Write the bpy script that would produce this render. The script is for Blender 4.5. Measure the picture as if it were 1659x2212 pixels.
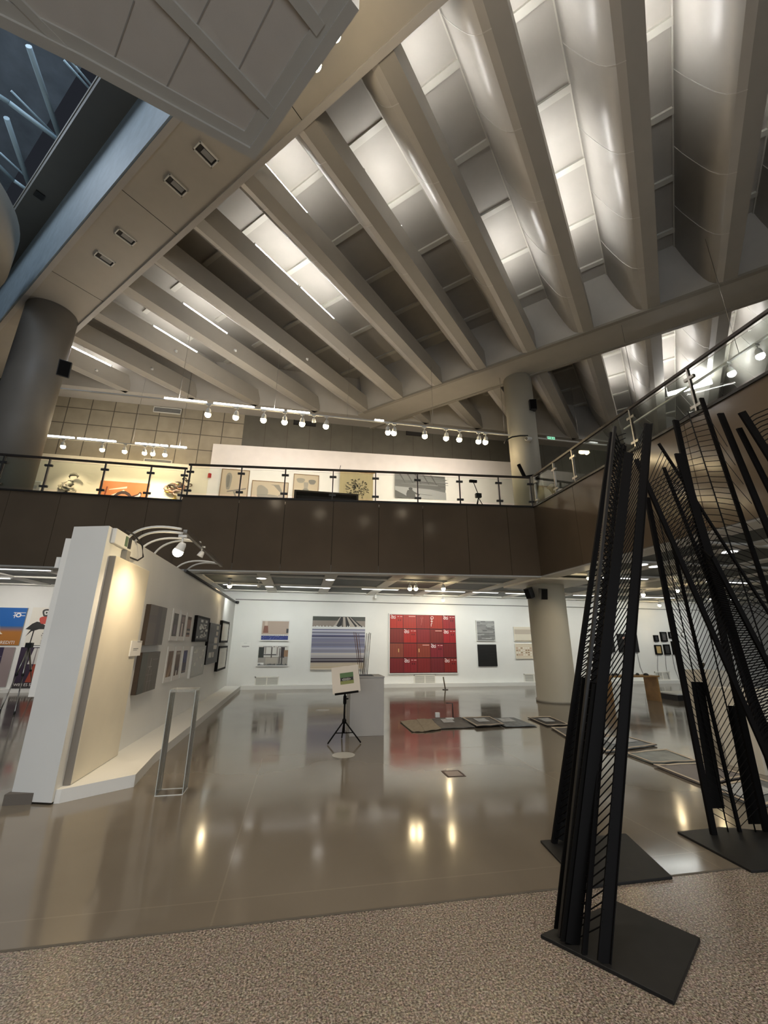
import bpy, bmesh, math, random
from math import radians, sin, cos, pi, sqrt, atan, tan
from mathutils import Vector, Matrix, Euler
random.seed(7)
SC = bpy.context.scene
COL = SC.collection
for o in list(bpy.data.objects): bpy.data.objects.remove(o)

# ------------------------------------------------------------------ camera, world, exposure
F, CX, CY, EYE = 900.0, 829.5, 1106.0, 1.6
YAW, PITCH, ROLL = radians(11.0), atan(280 / 900.0), radians(0.35)
FW = Vector((sin(YAW) * cos(PITCH), cos(YAW) * cos(PITCH), sin(PITCH)))
_r0 = Vector((cos(YAW), -sin(YAW), 0)); _u0 = _r0.cross(FW)
RT = _r0 * cos(ROLL) + _u0 * sin(ROLL); UP = -_r0 * sin(ROLL) + _u0 * cos(ROLL)
cam_d = bpy.data.cameras.new('camera'); cam = bpy.data.objects.new('camera', cam_d); COL.objects.link(cam)
cam_d.sensor_fit = 'VERTICAL'; cam_d.sensor_height = 36.0; cam_d.lens = F / 2212.0 * 36.0
cam_d.clip_start = 0.05; cam_d.clip_end = 200
cam.matrix_world = Matrix(((RT.x, UP.x, -FW.x, 0), (RT.y, UP.y, -FW.y, 0), (RT.z, UP.z, -FW.z, EYE), (0, 0, 0, 1)))
SC.camera = cam
SC.view_settings.view_transform = 'Standard'; SC.view_settings.look = 'None'
SC.view_settings.gamma = 1.0; SC.view_settings.use_curve_mapping = False
SC.view_settings.exposure = 0.5
L_ENTRY = 60.0       # downlights over the granite entrance
L_SOFFIT = 170.0     # spotlights along the soffit
L_FRONT_FILL = 82.0      # added fill panels behind the viewer
L_UP = 9.0          # glowing strips on top of the tracks
L_DUSK_FILL = 260.0       # added lamps standing in for dusk light in the rooflight
w = bpy.data.worlds.new('world'); SC.world = w; w.use_nodes = True
w.node_tree.nodes['Background'].inputs[0].default_value = (0.55, 0.62, 0.8, 1)
w.node_tree.nodes['Background'].inputs[1].default_value = 0.02
SC.cycles.use_denoising = True
try: SC.cycles.denoiser = 'OPENIMAGEDENOISE'
except Exception: pass
SC.cycles.max_bounces = 8; SC.cycles.diffuse_bounces = 4; SC.cycles.glossy_bounces = 4
SC.cycles.transparent_max_bounces = 16; SC.cycles.transmission_bounces = 6
SC.cycles.sample_clamp_indirect = 4.0; SC.cycles.caustics_reflective = False; SC.cycles.caustics_refractive = False
SC.cycles.use_light_tree = True
SC.cycles.use_adaptive_sampling = True; SC.cycles.adaptive_threshold = .02

# light levels
L_TUBE = 40.0        # fluorescent tubes in the roof
L_TRACK = 70.0       # watts-like, small spotlights
L_LOWER = 5.0       # battens in the lower ceiling
L_WASH = 84.0        # wall-washing lamps in the lower gallery
WARM = (1.0, 0.80, 0.55); COOL = (0.93, 0.98, 1.0); NEUT = (1.0, 0.93, 0.84)

S = sqrt(0.5)
CAMP = Vector((0, 0, EYE))
def ray(x, y): return RT * ((x - CX) / F) - UP * ((y - CY) / F) + FW
def onz(x, y, z): d = ray(x, y); return CAMP + d * ((z - EYE) / d.z)
def ony(x, y, Y): d = ray(x, y); return CAMP + d * (Y / d.y)
def onx(x, y, X): d = ray(x, y); return CAMP + d * (X / d.x)
def nt(n, t, z): return Vector(((n - t) * S, (n + t) * S, z))      # the roof is set at 45 degrees to the hall

# ------------------------------------------------------------------ materials
MATS = {}
def mat(name, color=(.5, .5, .5), rough=.5, metal=0., spec=.5, nscale=0, namt=0., bump=0., bscale=40, emit=None, estr=0, coat=0., rvar=0.):
    if name in MATS: return MATS[name]
    m = bpy.data.materials.new(name); m.use_nodes = True; nd = m.node_tree.nodes; lk = m.node_tree.links
    b = nd['Principled BSDF']
    b.inputs['Base Color'].default_value = (*color, 1); b.inputs['Roughness'].default_value = rough
    b.inputs['Metallic'].default_value = metal; b.inputs['Specular IOR Level'].default_value = spec
    b.inputs['Coat Weight'].default_value = coat
    tc = nd.new('ShaderNodeTexCoord')
    n = nd.new('ShaderNodeTexNoise'); n.inputs['Scale'].default_value = nscale or 3.0; n.inputs['Detail'].default_value = 4
    lk.new(tc.outputs['Object'], n.inputs['Vector'])
    mx = nd.new('ShaderNodeMixRGB'); mx.blend_type = 'MULTIPLY'; mx.inputs[0].default_value = 1.0
    mx.inputs[1].default_value = (*color, 1)
    r = nd.new('ShaderNodeMapRange'); r.inputs[1].default_value = .3; r.inputs[2].default_value = .7
    a = namt or .04
    r.inputs[3].default_value = 1 - a; r.inputs[4].default_value = 1 + a * .4
    lk.new(n.outputs['Fac'], r.inputs[0]); lk.new(r.outputs[0], mx.inputs[2]); lk.new(mx.outputs[0], b.inputs['Base Color'])
    if rvar:
        r2 = nd.new('ShaderNodeMapRange'); r2.inputs[3].default_value = max(.02, rough - rvar); r2.inputs[4].default_value = rough + rvar
        lk.new(n.outputs['Fac'], r2.inputs[0]); lk.new(r2.outputs[0], b.inputs['Roughness'])
    if bump:
        n2 = nd.new('ShaderNodeTexNoise'); n2.inputs['Scale'].default_value = bscale; n2.inputs['Detail'].default_value = 3
        lk.new(tc.outputs['Object'], n2.inputs['Vector'])
        bp = nd.new('ShaderNodeBump'); bp.inputs['Strength'].default_value = bump; bp.inputs['Distance'].default_value = .01
        lk.new(n2.outputs['Fac'], bp.inputs['Height']); lk.new(bp.outputs[0], b.inputs['Normal'])
    if emit:
        b.inputs['Emission Color'].default_value = (*emit, 1); b.inputs['Emission Strength'].default_value = estr
    MATS[name] = m
    return m

def glass_mat(name, tint=(.95, .98, .96), refl=1.16, rough=.02):
    m = bpy.data.materials.new(name); m.use_nodes = True; nd = m.node_tree.nodes; lk = m.node_tree.links
    nd.remove(nd['Principled BSDF']); out = nd['Material Output']
    tr = nd.new('ShaderNodeBsdfTransparent'); tr.inputs[0].default_value = (*tint, 1)
    gl = nd.new('ShaderNodeBsdfGlossy'); gl.inputs['Roughness'].default_value = rough
    fr = nd.new('ShaderNodeFresnel'); fr.inputs[0].default_value = refl
    mxx = nd.new('ShaderNodeMixShader'); lk.new(fr.outputs[0], mxx.inputs[0])
    lk.new(tr.outputs[0], mxx.inputs[1]); lk.new(gl.outputs[0], mxx.inputs[2]); lk.new(mxx.outputs[0], out.inputs[0])
    MATS[name] = m
    return m

def paint_mat():
    m = bpy.data.materials.new('artwork paint'); m.use_nodes = True; nd = m.node_tree.nodes; lk = m.node_tree.links
    at = nd.new('ShaderNodeVertexColor'); at.layer_name = 'Col'
    lk.new(at.outputs['Color'], nd['Principled BSDF'].inputs['Base Color']); nd['Principled BSDF'].inputs['Roughness'].default_value = .5
    return m
PAINT = paint_mat()

def floor_mat():
    m = bpy.data.materials.new('polished screed floor'); m.use_nodes = True; nd = m.node_tree.nodes; lk = m.node_tree.links
    b = nd['Principled BSDF']; tc = nd.new('ShaderNodeTexCoord')
    n = nd.new('ShaderNodeTexNoise'); n.inputs['Scale'].default_value = .45; n.inputs['Detail'].default_value = 6
    lk.new(tc.outputs['Object'], n.inputs['Vector'])
    cr = nd.new('ShaderNodeValToRGB'); cr.color_ramp.elements[0].position = .3; cr.color_ramp.elements[1].position = .72
    cr.color_ramp.elements[0].color = (.155, .128, .096, 1); cr.color_ramp.elements[1].color = (.21, .18, .14, 1)
    lk.new(n.outputs['Fac'], cr.inputs[0])
    # fine cast-in joints
    br = nd.new('ShaderNodeTexBrick'); br.offset = 0; br.inputs['Scale'].default_value = 1.0
    br.inputs['Brick Width'].default_value = 3.6; br.inputs['Row Height'].default_value = 3.6; br.inputs['Mortar Size'].default_value = .006
    br.inputs['Color1'].default_value = (1, 1, 1, 1); br.inputs['Color2'].default_value = (1, 1, 1, 1); br.inputs['Mortar'].default_value = (1.18, 1.17, 1.15, 1)
    mp = nd.new('ShaderNodeMapping'); mp.inputs['Location'].default_value = (.4, .15, 0)
    lk.new(tc.outputs['Object'], mp.inputs[0]); lk.new(mp.outputs[0], br.inputs['Vector'])
    mx = nd.new('ShaderNodeMixRGB'); mx.blend_type = 'MULTIPLY'; mx.inputs[0].default_value = 1
    lk.new(cr.outputs[0], mx.inputs[1]); lk.new(br.outputs['Color'], mx.inputs[2])
    lk.new(mx.outputs[0], b.inputs['Base Color'])
    n2 = nd.new('ShaderNodeTexNoise'); n2.inputs['Scale'].default_value = 1.3; n2.inputs['Detail'].default_value = 5
    lk.new(tc.outputs['Object'], n2.inputs['Vector'])
    r = nd.new('ShaderNodeMapRange'); r.inputs[1].default_value = .3; r.inputs[2].default_value = .7
    r.inputs[3].default_value = .07; r.inputs[4].default_value = .15
    lk.new(n2.outputs['Fac'], r.inputs[0]); lk.new(r.outputs[0], b.inputs['Roughness'])
    b.inputs['Specular IOR Level'].default_value = .95
    return m

def granite_mat():
    m = bpy.data.materials.new('speckled granite'); m.use_nodes = True; nd = m.node_tree.nodes; lk = m.node_tree.links
    b = nd['Principled BSDF']; tc = nd.new('ShaderNodeTexCoord')
    n = nd.new('ShaderNodeTexNoise'); n.inputs['Scale'].default_value = 95; n.inputs['Detail'].default_value = 6; n.inputs['Roughness'].default_value = .7
    lk.new(tc.outputs['Object'], n.inputs['Vector'])
    cr = nd.new('ShaderNodeValToRGB'); e = cr.color_ramp.elements
    e[0].position = .36; e[0].color = (.028, .022, .017, 1); e[1].position = .68; e[1].color = (.56, .48, .40, 1)
    x = e.new(.5); x.color = (.185, .15, .12, 1)
    lk.new(n.outputs['Fac'], cr.inputs[0])
    v = nd.new('ShaderNodeTexVoronoi'); v.inputs['Scale'].default_value = 90; lk.new(tc.outputs['Object'], v.inputs['Vector'])
    mx = nd.new('ShaderNodeMixRGB'); mx.blend_type = 'OVERLAY'; mx.inputs[0].default_value = .35
    hs = nd.new('ShaderNodeHueSaturation'); hs.inputs['Saturation'].default_value = .25
    lk.new(v.outputs['Color'], hs.inputs['Color'])
    lk.new(cr.outputs[0], mx.inputs[1]); lk.new(hs.outputs[0], mx.inputs[2]); lk.new(mx.outputs[0], b.inputs['Base Color'])
    b.inputs['Roughness'].default_value = .22; b.inputs['Specular IOR Level'].default_value = .5
    return m

def tile_mat(name, c1, c2, mortar, bw, rh, ms=.018, rough=.55, off=0, loc=(0, 0, 0), axis='XZ'):
    m = bpy.data.materials.new(name); m.use_nodes = True; nd = m.node_tree.nodes; lk = m.node_tree.links
    b = nd['Principled BSDF']; tc = nd.new('ShaderNodeTexCoord'); sx = nd.new('ShaderNodeSeparateXYZ'); cb = nd.new('ShaderNodeCombineXYZ')
    lk.new(tc.outputs['Object'], sx.inputs[0]); lk.new(sx.outputs[axis[0]], cb.inputs['X']); lk.new(sx.outputs[axis[1]], cb.inputs['Y'])
    mp = nd.new('ShaderNodeMapping'); mp.inputs['Location'].default_value = loc; lk.new(cb.outputs[0], mp.inputs[0])
    br = nd.new('ShaderNodeTexBrick'); br.offset = off; br.inputs['Scale'].default_value = 1.0
    br.inputs['Brick Width'].default_value = bw; br.inputs['Row Height'].default_value = rh; br.inputs['Mortar Size'].default_value = ms
    br.inputs['Mortar Smooth'].default_value = .1; br.inputs['Bias'].default_value = 0
    br.inputs['Color1'].default_value = (*c1, 1); br.inputs['Color2'].default_value = (*c2, 1); br.inputs['Mortar'].default_value = (*mortar, 1)
    lk.new(mp.outputs[0], br.inputs['Vector'])
    n = nd.new('ShaderNodeTexNoise'); n.inputs['Scale'].default_value = 2.5; n.inputs['Detail'].default_value = 5; lk.new(tc.outputs['Object'], n.inputs['Vector'])
    r = nd.new('ShaderNodeMapRange'); r.inputs[3].default_value = .75; r.inputs[4].default_value = 1.2; lk.new(n.outputs['Fac'], r.inputs[0])
    mx = nd.new('ShaderNodeMixRGB'); mx.blend_type = 'MULTIPLY'; mx.inputs[0].default_value = 1
    lk.new(br.outputs['Color'], mx.inputs[1]); lk.new(r.outputs[0], mx.inputs[2]); lk.new(mx.outputs[0], b.inputs['Base Color'])
    b.inputs['Roughness'].default_value = rough
    return m

M_WHITE = mat('white gallery paint', (.80, .80, .77), .6, nscale=1.5, namt=.03)
M_CREAM = mat('cream gallery paint', (.78, .72, .58), .6)
M_CEIL = mat('roof lining paint', (.45, .425, .385), .55, bump=.05, bscale=300)
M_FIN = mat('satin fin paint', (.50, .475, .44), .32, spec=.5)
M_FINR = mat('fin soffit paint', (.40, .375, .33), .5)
M_COL = mat('column plaster', (.46, .44, .37), .55, nscale=1.2, namt=.06)
M_BLUE = mat('blue grey steel paint', (.26, .33, .38), .5, nscale=4, namt=.15)
M_DARKP = mat('dark grey lining', (.11, .11, .10), .6)
M_TRUSS = mat('pale blue steel', (.45, .62, .72), .45)
M_SKYL = mat('dusky rooflight board', (.34, .42, .52), .7, nscale=1.5, namt=.3)
M_FASC = mat('glossy brown balustrade panel', (.125, .093, .063), .12, spec=.5, nscale=.8, namt=.15)
M_SEAM = mat('panel joint', (.012, .009, .007), .5)
M_BLACK = mat('black steel', (.0035, .003, .003), .6, spec=.12)
M_BPLATE = mat('black steel plate', (.012, .0115, .011), .5, spec=.35, nscale=12, namt=.3)
M_STEEL = mat('brushed steel', (.42, .40, .37), .3, metal=1.)
M_DSTEEL = mat('dark steel', (.09, .09, .09), .4, metal=.8)
M_RAIL = mat('dark handrail', (.06, .05, .045), .35, metal=.5)
M_CHROME = mat('polished chrome', (.75, .75, .75), .15, metal=1.)
M_WPLAST = mat('white plastic', (.75, .75, .72), .4)
M_BPLAST = mat('black plastic', (.02, .02, .02), .45)
M_WOOD = mat('orange wood', (.42, .24, .09), .45, nscale=6, namt=.2)
M_PANEL = mat('dark lower ceiling board', (.10, .105, .095), .6)
M_TRIMW = mat('off white trim', (.78, .76, .70), .5)
M_PLY = mat('plinth paint', (.42, .40, .37), .55)
M_CARD = mat('cream card', (.60, .54, .46), .7)
M_PAPER = mat('white paper', (.78, .77, .73), .8)
M_KRAFT = mat('kraft cardboard', (.36, .29, .20), .8, nscale=20, namt=.2)
M_BOARD = mat('grey board', (.13, .12, .11), .6, nscale=8, namt=.35)
M_CABLE = mat('black cable', (.015, .015, .015), .5)
M_VENT = mat('grey vent metal', (.30, .30, .29), .5)
M_DVENT = mat('dark vent slot', (.03, .028, .025), .6)
M_BENCH = mat('dark brown bench', (.055, .035, .022), .4)
M_GLASS = glass_mat('railing glass')
M_ACRYL = glass_mat('clear acrylic', (.95, .96, .95), 1.25, rough=.05)
_n = M_ACRYL.node_tree; _o = [q for q in _n.nodes if q.type == 'OUTPUT_MATERIAL'][0]; _m = _o.inputs[0].links[0].from_node
_d = _n.nodes.new('ShaderNodeBsdfDiffuse'); _d.inputs[0].default_value = (.62, .62, .58, 1); _x = _n.nodes.new('ShaderNodeMixShader'); _x.inputs[0].default_value = .22
_n.links.new(_m.outputs[0], _x.inputs[1]); _n.links.new(_d.outputs[0], _x.inputs[2]); _n.links.new(_x.outputs[0], _o.inputs[0])
M_TUBE = mat('fluorescent tube glass', (1, 1, 1), .4, emit=(1, .985, .95), estr=L_TUBE)
M_TUBEL = mat('batten diffuser', (1, 1, 1), .4, emit=(1, .98, .93), estr=7.)
M_BULB = mat('warm lamp glass', (1, 1, 1), .4, emit=(1, .78, .45), estr=60.)
M_DOWN = mat('downlight lens', (.9, .9, .9), .4, emit=(1, .97, .92), estr=1.6)
M_EXIT = mat('emergency sign face', (.1, .6, .3), .4, emit=(.25, .8, .5), estr=.8)
FLOOR = floor_mat(); GRAN = granite_mat()
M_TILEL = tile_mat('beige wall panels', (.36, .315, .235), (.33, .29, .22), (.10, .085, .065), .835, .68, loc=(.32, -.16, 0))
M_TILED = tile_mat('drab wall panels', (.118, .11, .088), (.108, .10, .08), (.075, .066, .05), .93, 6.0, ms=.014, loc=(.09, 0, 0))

# ------------------------------------------------------------------ mesh helpers
class MB:
    def __init__(s): s.v = []; s.f = []; s.sm = []; s.mi = []; s.cur = 0
    def poly(s, pts, sm=False):
        i = len(s.v); s.v += [tuple(p) for p in pts]; s.f.append(tuple(range(i, i + len(pts)))); s.sm.append(sm); s.mi.append(s.cur)
    def box(s, a, b):
        x0, y0, z0 = [min(a[i], b[i]) for i in range(3)]; x1, y1, z1 = [max(a[i], b[i]) for i in range(3)]
        s.hexa([(x0, y0, z0), (x1, y0, z0), (x1, y1, z0), (x0, y1, z0), (x0, y0, z1), (x1, y0, z1), (x1, y1, z1), (x0, y1, z1)])
        return s
    def hexa(s, p):
        i = len(s.v); s.v += [tuple(q) for q in p]
        for f in ((0, 3, 2, 1), (4, 5, 6, 7), (0, 1, 5, 4), (1, 2, 6, 5), (2, 3, 7, 6), (3, 0, 4, 7)):
            s.f.append(tuple(i + k for k in f)); s.sm.append(False); s.mi.append(s.cur)
        return s
    def prism(s, pts, z0, z1):                       # plan polygon raised from z0 to z1
        n = len(pts); i = len(s.v)
        s.v += [(p[0], p[1], z0) for p in pts] + [(p[0], p[1], z1) for p in pts]
        s.f.append(tuple(i + k for k in range(n - 1, -1, -1))); s.f.append(tuple(i + n + k for k in range(n)))
        for k in range(n): s.f.append((i + k, i + (k + 1) % n, i + n + (k + 1) % n, i + n + k))
        s.sm += [False] * (n + 2); s.mi += [s.cur] * (n + 2)
        return s
    def sweep(s, a, b, prof, side=False):            # a profile list of (vec offset) swept from a to b
        n = len(prof); i = len(s.v)
        s.v += [tuple(Vector(a) + q) for q in prof] + [tuple(Vector(b) + q) for q in prof]
        s.f.append(tuple(i + k for k in range(n))); s.f.append(tuple(i + n + k for k in range(n - 1, -1, -1)))
        for k in range(n): s.f.append((i + (k + 1) % n, i + k, i + n + k, i + n + (k + 1) % n))
        s.sm += [False] * 2 + [side] * n; s.mi += [s.cur] * (n + 2)
        return s
    def tube(s, pts, r, k=8, cap=True):
        pts = [Vector(p) for p in pts]; i = len(s.v); up = Vector((0, 0, 1))
        for j, p in enumerate(pts):
            t = (pts[min(j + 1, len(pts) - 1)] - pts[max(j - 1, 0)]).normalized()
            a = t.cross(up)
            if a.length < 1e-3: a = t.cross(Vector((1, 0, 0)))
            a.normalize(); b = t.cross(a)
            rr = r[j] if isinstance(r, (list, tuple)) else r
            s.v += [tuple(p + (a * cos(2 * pi * q / k) + b * sin(2 * pi * q / k)) * rr) for q in range(k)]
        for j in range(len(pts) - 1):
            for q in range(k):
                s.f.append((i + j * k + q, i + (j + 1) * k + q, i + (j + 1) * k + (q + 1) % k, i + j * k + (q + 1) % k)); s.sm.append(True); s.mi.append(s.cur)
        if cap:
            s.f.append(tuple(i + q for q in range(k))); s.f.append(tuple(i + (len(pts) - 1) * k + q for q in range(k - 1, -1, -1)))
            s.sm += [False] * 2; s.mi += [s.cur] * 2
        return s
    def bar(s, a, b, wid, thk, side=None):            # rectangular bar, wid along side vector
        a = Vector(a); b = Vector(b); t = (b - a).normalized()
        u = Vector(side) if side else Vector((1, 0, 0))
        u = (u - t * u.dot(t)).normalized(); v = t.cross(u)
        p = [u * (-wid / 2) + v * (-thk / 2), u * (wid / 2) + v * (-thk / 2), u * (wid / 2) + v * (thk / 2), u * (-wid / 2) + v * (thk / 2)]
        s.hexa([a + q for q in p] + [b + q for q in p]); return s
    def lathe(s, c, prof, k=24, ax=None):             # prof of (r, h)
        c = Vector(c); i = len(s.v); z = Vector(ax).normalized() if ax else Vector((0, 0, 1))
        a = z.cross(Vector((0, 1, 0)) if abs(z.y) < .9 else Vector((1, 0, 0))).normalized(); b = z.cross(a)
        for r, h in prof: s.v += [tuple(c + z * h + (a * cos(2 * pi * q / k) + b * sin(2 * pi * q / k)) * r) for q in range(k)]
        for j in range(len(prof) - 1):
            for q in range(k): s.f.append((i + j * k + q, i + j * k + (q + 1) % k, i + (j + 1) * k + (q + 1) % k, i + (j + 1) * k + q)); s.sm.append(True); s.mi.append(s.cur)
        s.f.append(tuple(i + q for q in range(k - 1, -1, -1))); s.f.append(tuple(i + (len(prof) - 1) * k + q for q in range(k)))
        s.sm += [False] * 2; s.mi += [s.cur] * 2
        return s
    def build(s, name, m, parent=None, loc=None, bevel=0):
        me = bpy.data.meshes.new(name); org = Vector(loc) if loc else Vector((0, 0, 0))
        if parent is not None and loc is None: org = Vector(parent.get('_o', (0, 0, 0)))
        me.from_pydata([tuple(Vector(v) - org) for v in s.v], [], s.f)
        me.polygons.foreach_set('use_smooth', s.sm)
        ms = m if isinstance(m, (list, tuple)) else [m]
        for q in ms: me.materials.append(q)
        if len(ms) > 1: me.polygons.foreach_set('material_index', s.mi)
        me.update()
        bm = bmesh.new(); bm.from_mesh(me); bmesh.ops.recalc_face_normals(bm, faces=bm.faces); bm.to_mesh(me); bm.free()
        o = bpy.data.objects.new(name, me); COL.objects.link(o)
        if parent is not None: o.parent = parent; o.location = (0, 0, 0) if loc is None else org - Vector(parent.get('_o', (0, 0, 0)))
        else: o.location = org
        o['_o'] = tuple(org)
        if bevel:
            bv = o.modifiers.new('bevel', 'BEVEL'); bv.width = bevel; bv.segments = 2; bv.limit_method = 'ANGLE'
        return o

def tag(o, label, cat, group=None, kind=None):
    o['label'] = label; o['category'] = cat
    if group: o['group'] = group
    if kind: o['kind'] = kind
    return o
def struct(o): o['kind'] = 'structure'; return o
def thing(name, label, cat, loc=(0, 0, 0), group=None):
    o = bpy.data.objects.new(name, None); COL.objects.link(o); o.location = loc; o['_o'] = tuple(loc); o.empty_display_size = .1
    return tag(o, label, cat, group)
def done():
    for o in bpy.data.objects:
        if '_o' in o: del o['_o']
def text_mesh(body, size, mb, org, u, v, n, align='LEFT', ext=.0):
    """adds flat lettering to a mesh builder; org = lower-left, u right, v up, n towards the viewer"""
    c = bpy.data.curves.new('lettering', 'FONT'); c.body = body; c.size = size; c.align_x = align; c.resolution_u = 3
    o = bpy.data.objects.new('lettering', c); COL.objects.link(o)
    dg = bpy.context.evaluated_depsgraph_get(); me = bpy.data.meshes.new_from_object(o.evaluated_get(dg))
    for p in me.polygons:
        mb.poly([org + u * me.vertices[i].co.x + v * me.vertices[i].co.y for i in p.vertices])
    bpy.data.objects.remove(o); bpy.data.curves.remove(c); bpy.data.meshes.remove(me)

# ------------------------------------------------------------------ large structure
Z1, ZB, ZU = 3.24, 3.24, 5.15        # lower ceiling, underside and top of the balcony front
YW = 16.3                             # lower back wall
ZR, ZT = 10.8, 12.35                  # roof soffit, roof lining
# floors
struct(MB().box((-16, 3.18, -.2), (22, 17, 0)).build('floor', FLOOR))
struct(MB().box((-16, -8, -.2), (22, 3.18, 0)).build('floor', GRAN))
struct(MB().box((-16, 3.165, .0005), (22, 3.185, .002)).build('floor_joint', mat('floor joint', (.09, .078, .062), .5)))
# lower back wall with band, picture ledge and step
struct(MB().box((-16, YW, 0), (22, YW + .3, 3.42)).build('wall_back', M_WHITE))
struct(MB().box((-2.35, YW - .045, 3.06), (22, YW, 3.32)).build('trim_1', M_WHITE))
struct(MB().box((-2.35, YW - .05, 3.035), (22, YW - .004, 3.058)).build('trim_2', mat('shadow gap strip', (.16, .16, .15), .6)))
struct(MB().box((-1.85, 16.0, 0), (22, YW, .125)).build('baseboard_back', M_WHITE))
struct(MB().box((-14, 16.1, 0), (-2.8, YW, .10)).build('baseboard_back', M_WHITE))
# upper floor slab (ring round the hall) and its lower ceiling
front = [(-16, 11.15), (-3.12, 11.15), (-3.12, 10.88), (6.1, 9.85), (6.1, -8), (22, -8), (22, 17), (-16, 17)]
inset = [(-16, 11.27), (-3.0, 11.27), (-3.0, 11.0), (6.2, 9.97), (6.2, -8), (22, -8), (22, 17), (-16, 17)]
struct(MB().prism(inset, 3.42, 5.0).build('floor_upper', mat('upper floor slab', (.22, .20, .17), .6)))
# ceiling of the lower gallery: dark boards crossed by white strips
struct(MB().prism([(-16, 11.35), (-2.9, 11.35), (-2.9, 11.1), (6.3, 10.07), (6.3, -8), (22, -8), (22, 17), (-16, 17)], 3.36, 3.44).build('ceiling_lower', M_PANEL))
g = MB()
for k in range(-7, 12):
    x = .78 + 1.83 * k
    ya = 11.4 if x < -3 else (11.0 - (x + 3) * .112 if x < 6.2 else -8)
    g.box((x - .17, ya, 3.325), (x + .17, YW, 3.362))
for y in (12.05, 13.98, 15.9): g.box((-16, y - .06, 3.318), (22, y + .06, 3.361))
for y in (9.9, 8.0, 6.1, 4.2, 2.3, .4): g.box((6.35, y - .06, 3.318), (22, y + .06, 3.361))
struct(g.build('ceiling_grid', M_TRIMW))
# the trim under the balcony edge
g = MB()
def strip_edge(mb, pts, off, z0, z1):
    for a, b in zip(pts[:-1], pts[1:]):
        a = Vector((*a, 0)); b = Vector((*b, 0)); t = (b - a).normalized(); n = Vector((-t.y, t.x, 0))
        mb.prism([a + n * off[0] - t * .0, b + n * off[0], b + n * off[1], a + n * off[1]], z0, z1)
edge = [(-16, 11.15), (-3.12, 11.15)]; edge2 = [(-3.12, 10.88), (6.1, 9.85)]; edge3 = [(6.1, 9.85), (6.1, -8)]
strip_edge(g, edge, (.0, .24), 3.22, 3.43); strip_edge(g, edge2, (.0, .3), 3.22, 3.43); strip_edge(g, edge3, (.0, .45), 3.22, 3.43)
struct(g.build('trim_3', M_TRIMW))
# glossy fascia panels
FASC_L = [(-16, -9.2), (-9.2, -8.2), (-8.2, -7.1), (-7.1, -6.0), (-6.0, -4.9), (-4.9, -4.0), (-4.0, -3.12)]
for a, b in FASC_L: struct(MB().box((a + .004, 11.10, 3.25), (b - .004, 11.15, 5.06)).build('wall_balcony', M_FASC))
struct(MB().box((-3.14, 10.86, 3.25), (-3.09, 11.12, 5.06)).build('wall_balcony', M_FASC))
def bl(x): return 10.88 + (x + 3.12) * (9.85 - 10.88) / 9.22
for a, b in zip([-3.12, -1.72, -.56, .68, 1.86, 3.02, 4.2, 5.3], [-1.72, -.56, .68, 1.86, 3.02, 4.2, 5.3, 6.1]):
    struct(MB().prism([(a + .005, bl(a) - .05), (b - .005, bl(b) - .05), (b - .005, bl(b)), (a + .005, bl(a))], 3.25, 5.10).build('wall_balcony', M_FASC))
ys = [9.80, 8.1, 6.6, 5.1, 3.6, 2.1, .6, -1.2, -8]
for a, b in zip(ys[:-1], ys[1:]): struct(MB().box((6.05, a - .005, 3.25), (6.10, b + .005, 5.10)).build('wall_balcony', M_FASC))
g = MB(); g.box((-16, 11.16, 3.25), (-3.1, 11.18, 5.0)); g.prism([(-3.1, 10.9), (6.1, 9.87), (6.1, 9.9), (-3.1, 10.93)], 3.25, 5.0); g.box((6.11, 9.8, 3.25), (6.13, -8, 5.0))
struct(g.build('trim_4', M_SEAM))
g = MB(); g.box((-16, 11.06, 5.05), (-3.14, 11.26, 5.09)); g.prism([(-3.16, 10.80), (6.06, 9.77), (6.14, 9.95), (-3.12, 10.98)], 5.10, 5.145); g.box((6.02, 9.80, 5.10), (6.22, -8, 5.145))
struct(g.build('trim_5', mat('dark coping', (.02, .018, .016), .35)))
# shell of the hall
YU = 16.6
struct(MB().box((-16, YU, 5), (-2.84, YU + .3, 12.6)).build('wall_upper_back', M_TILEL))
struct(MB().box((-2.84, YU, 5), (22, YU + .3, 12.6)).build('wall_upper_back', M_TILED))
struct(MB().box((-16, -8, 0), (-15.7, 17, 20)).build('wall_left', M_DARKP))
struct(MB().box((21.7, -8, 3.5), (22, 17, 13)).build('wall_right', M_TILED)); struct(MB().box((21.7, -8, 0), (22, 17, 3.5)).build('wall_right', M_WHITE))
struct(MB().box((-16, -8, 0), (22, -7.7, 20)).build('wall_front', mat('dim brown wall', (.16, .13, .10), .6)))
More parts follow.
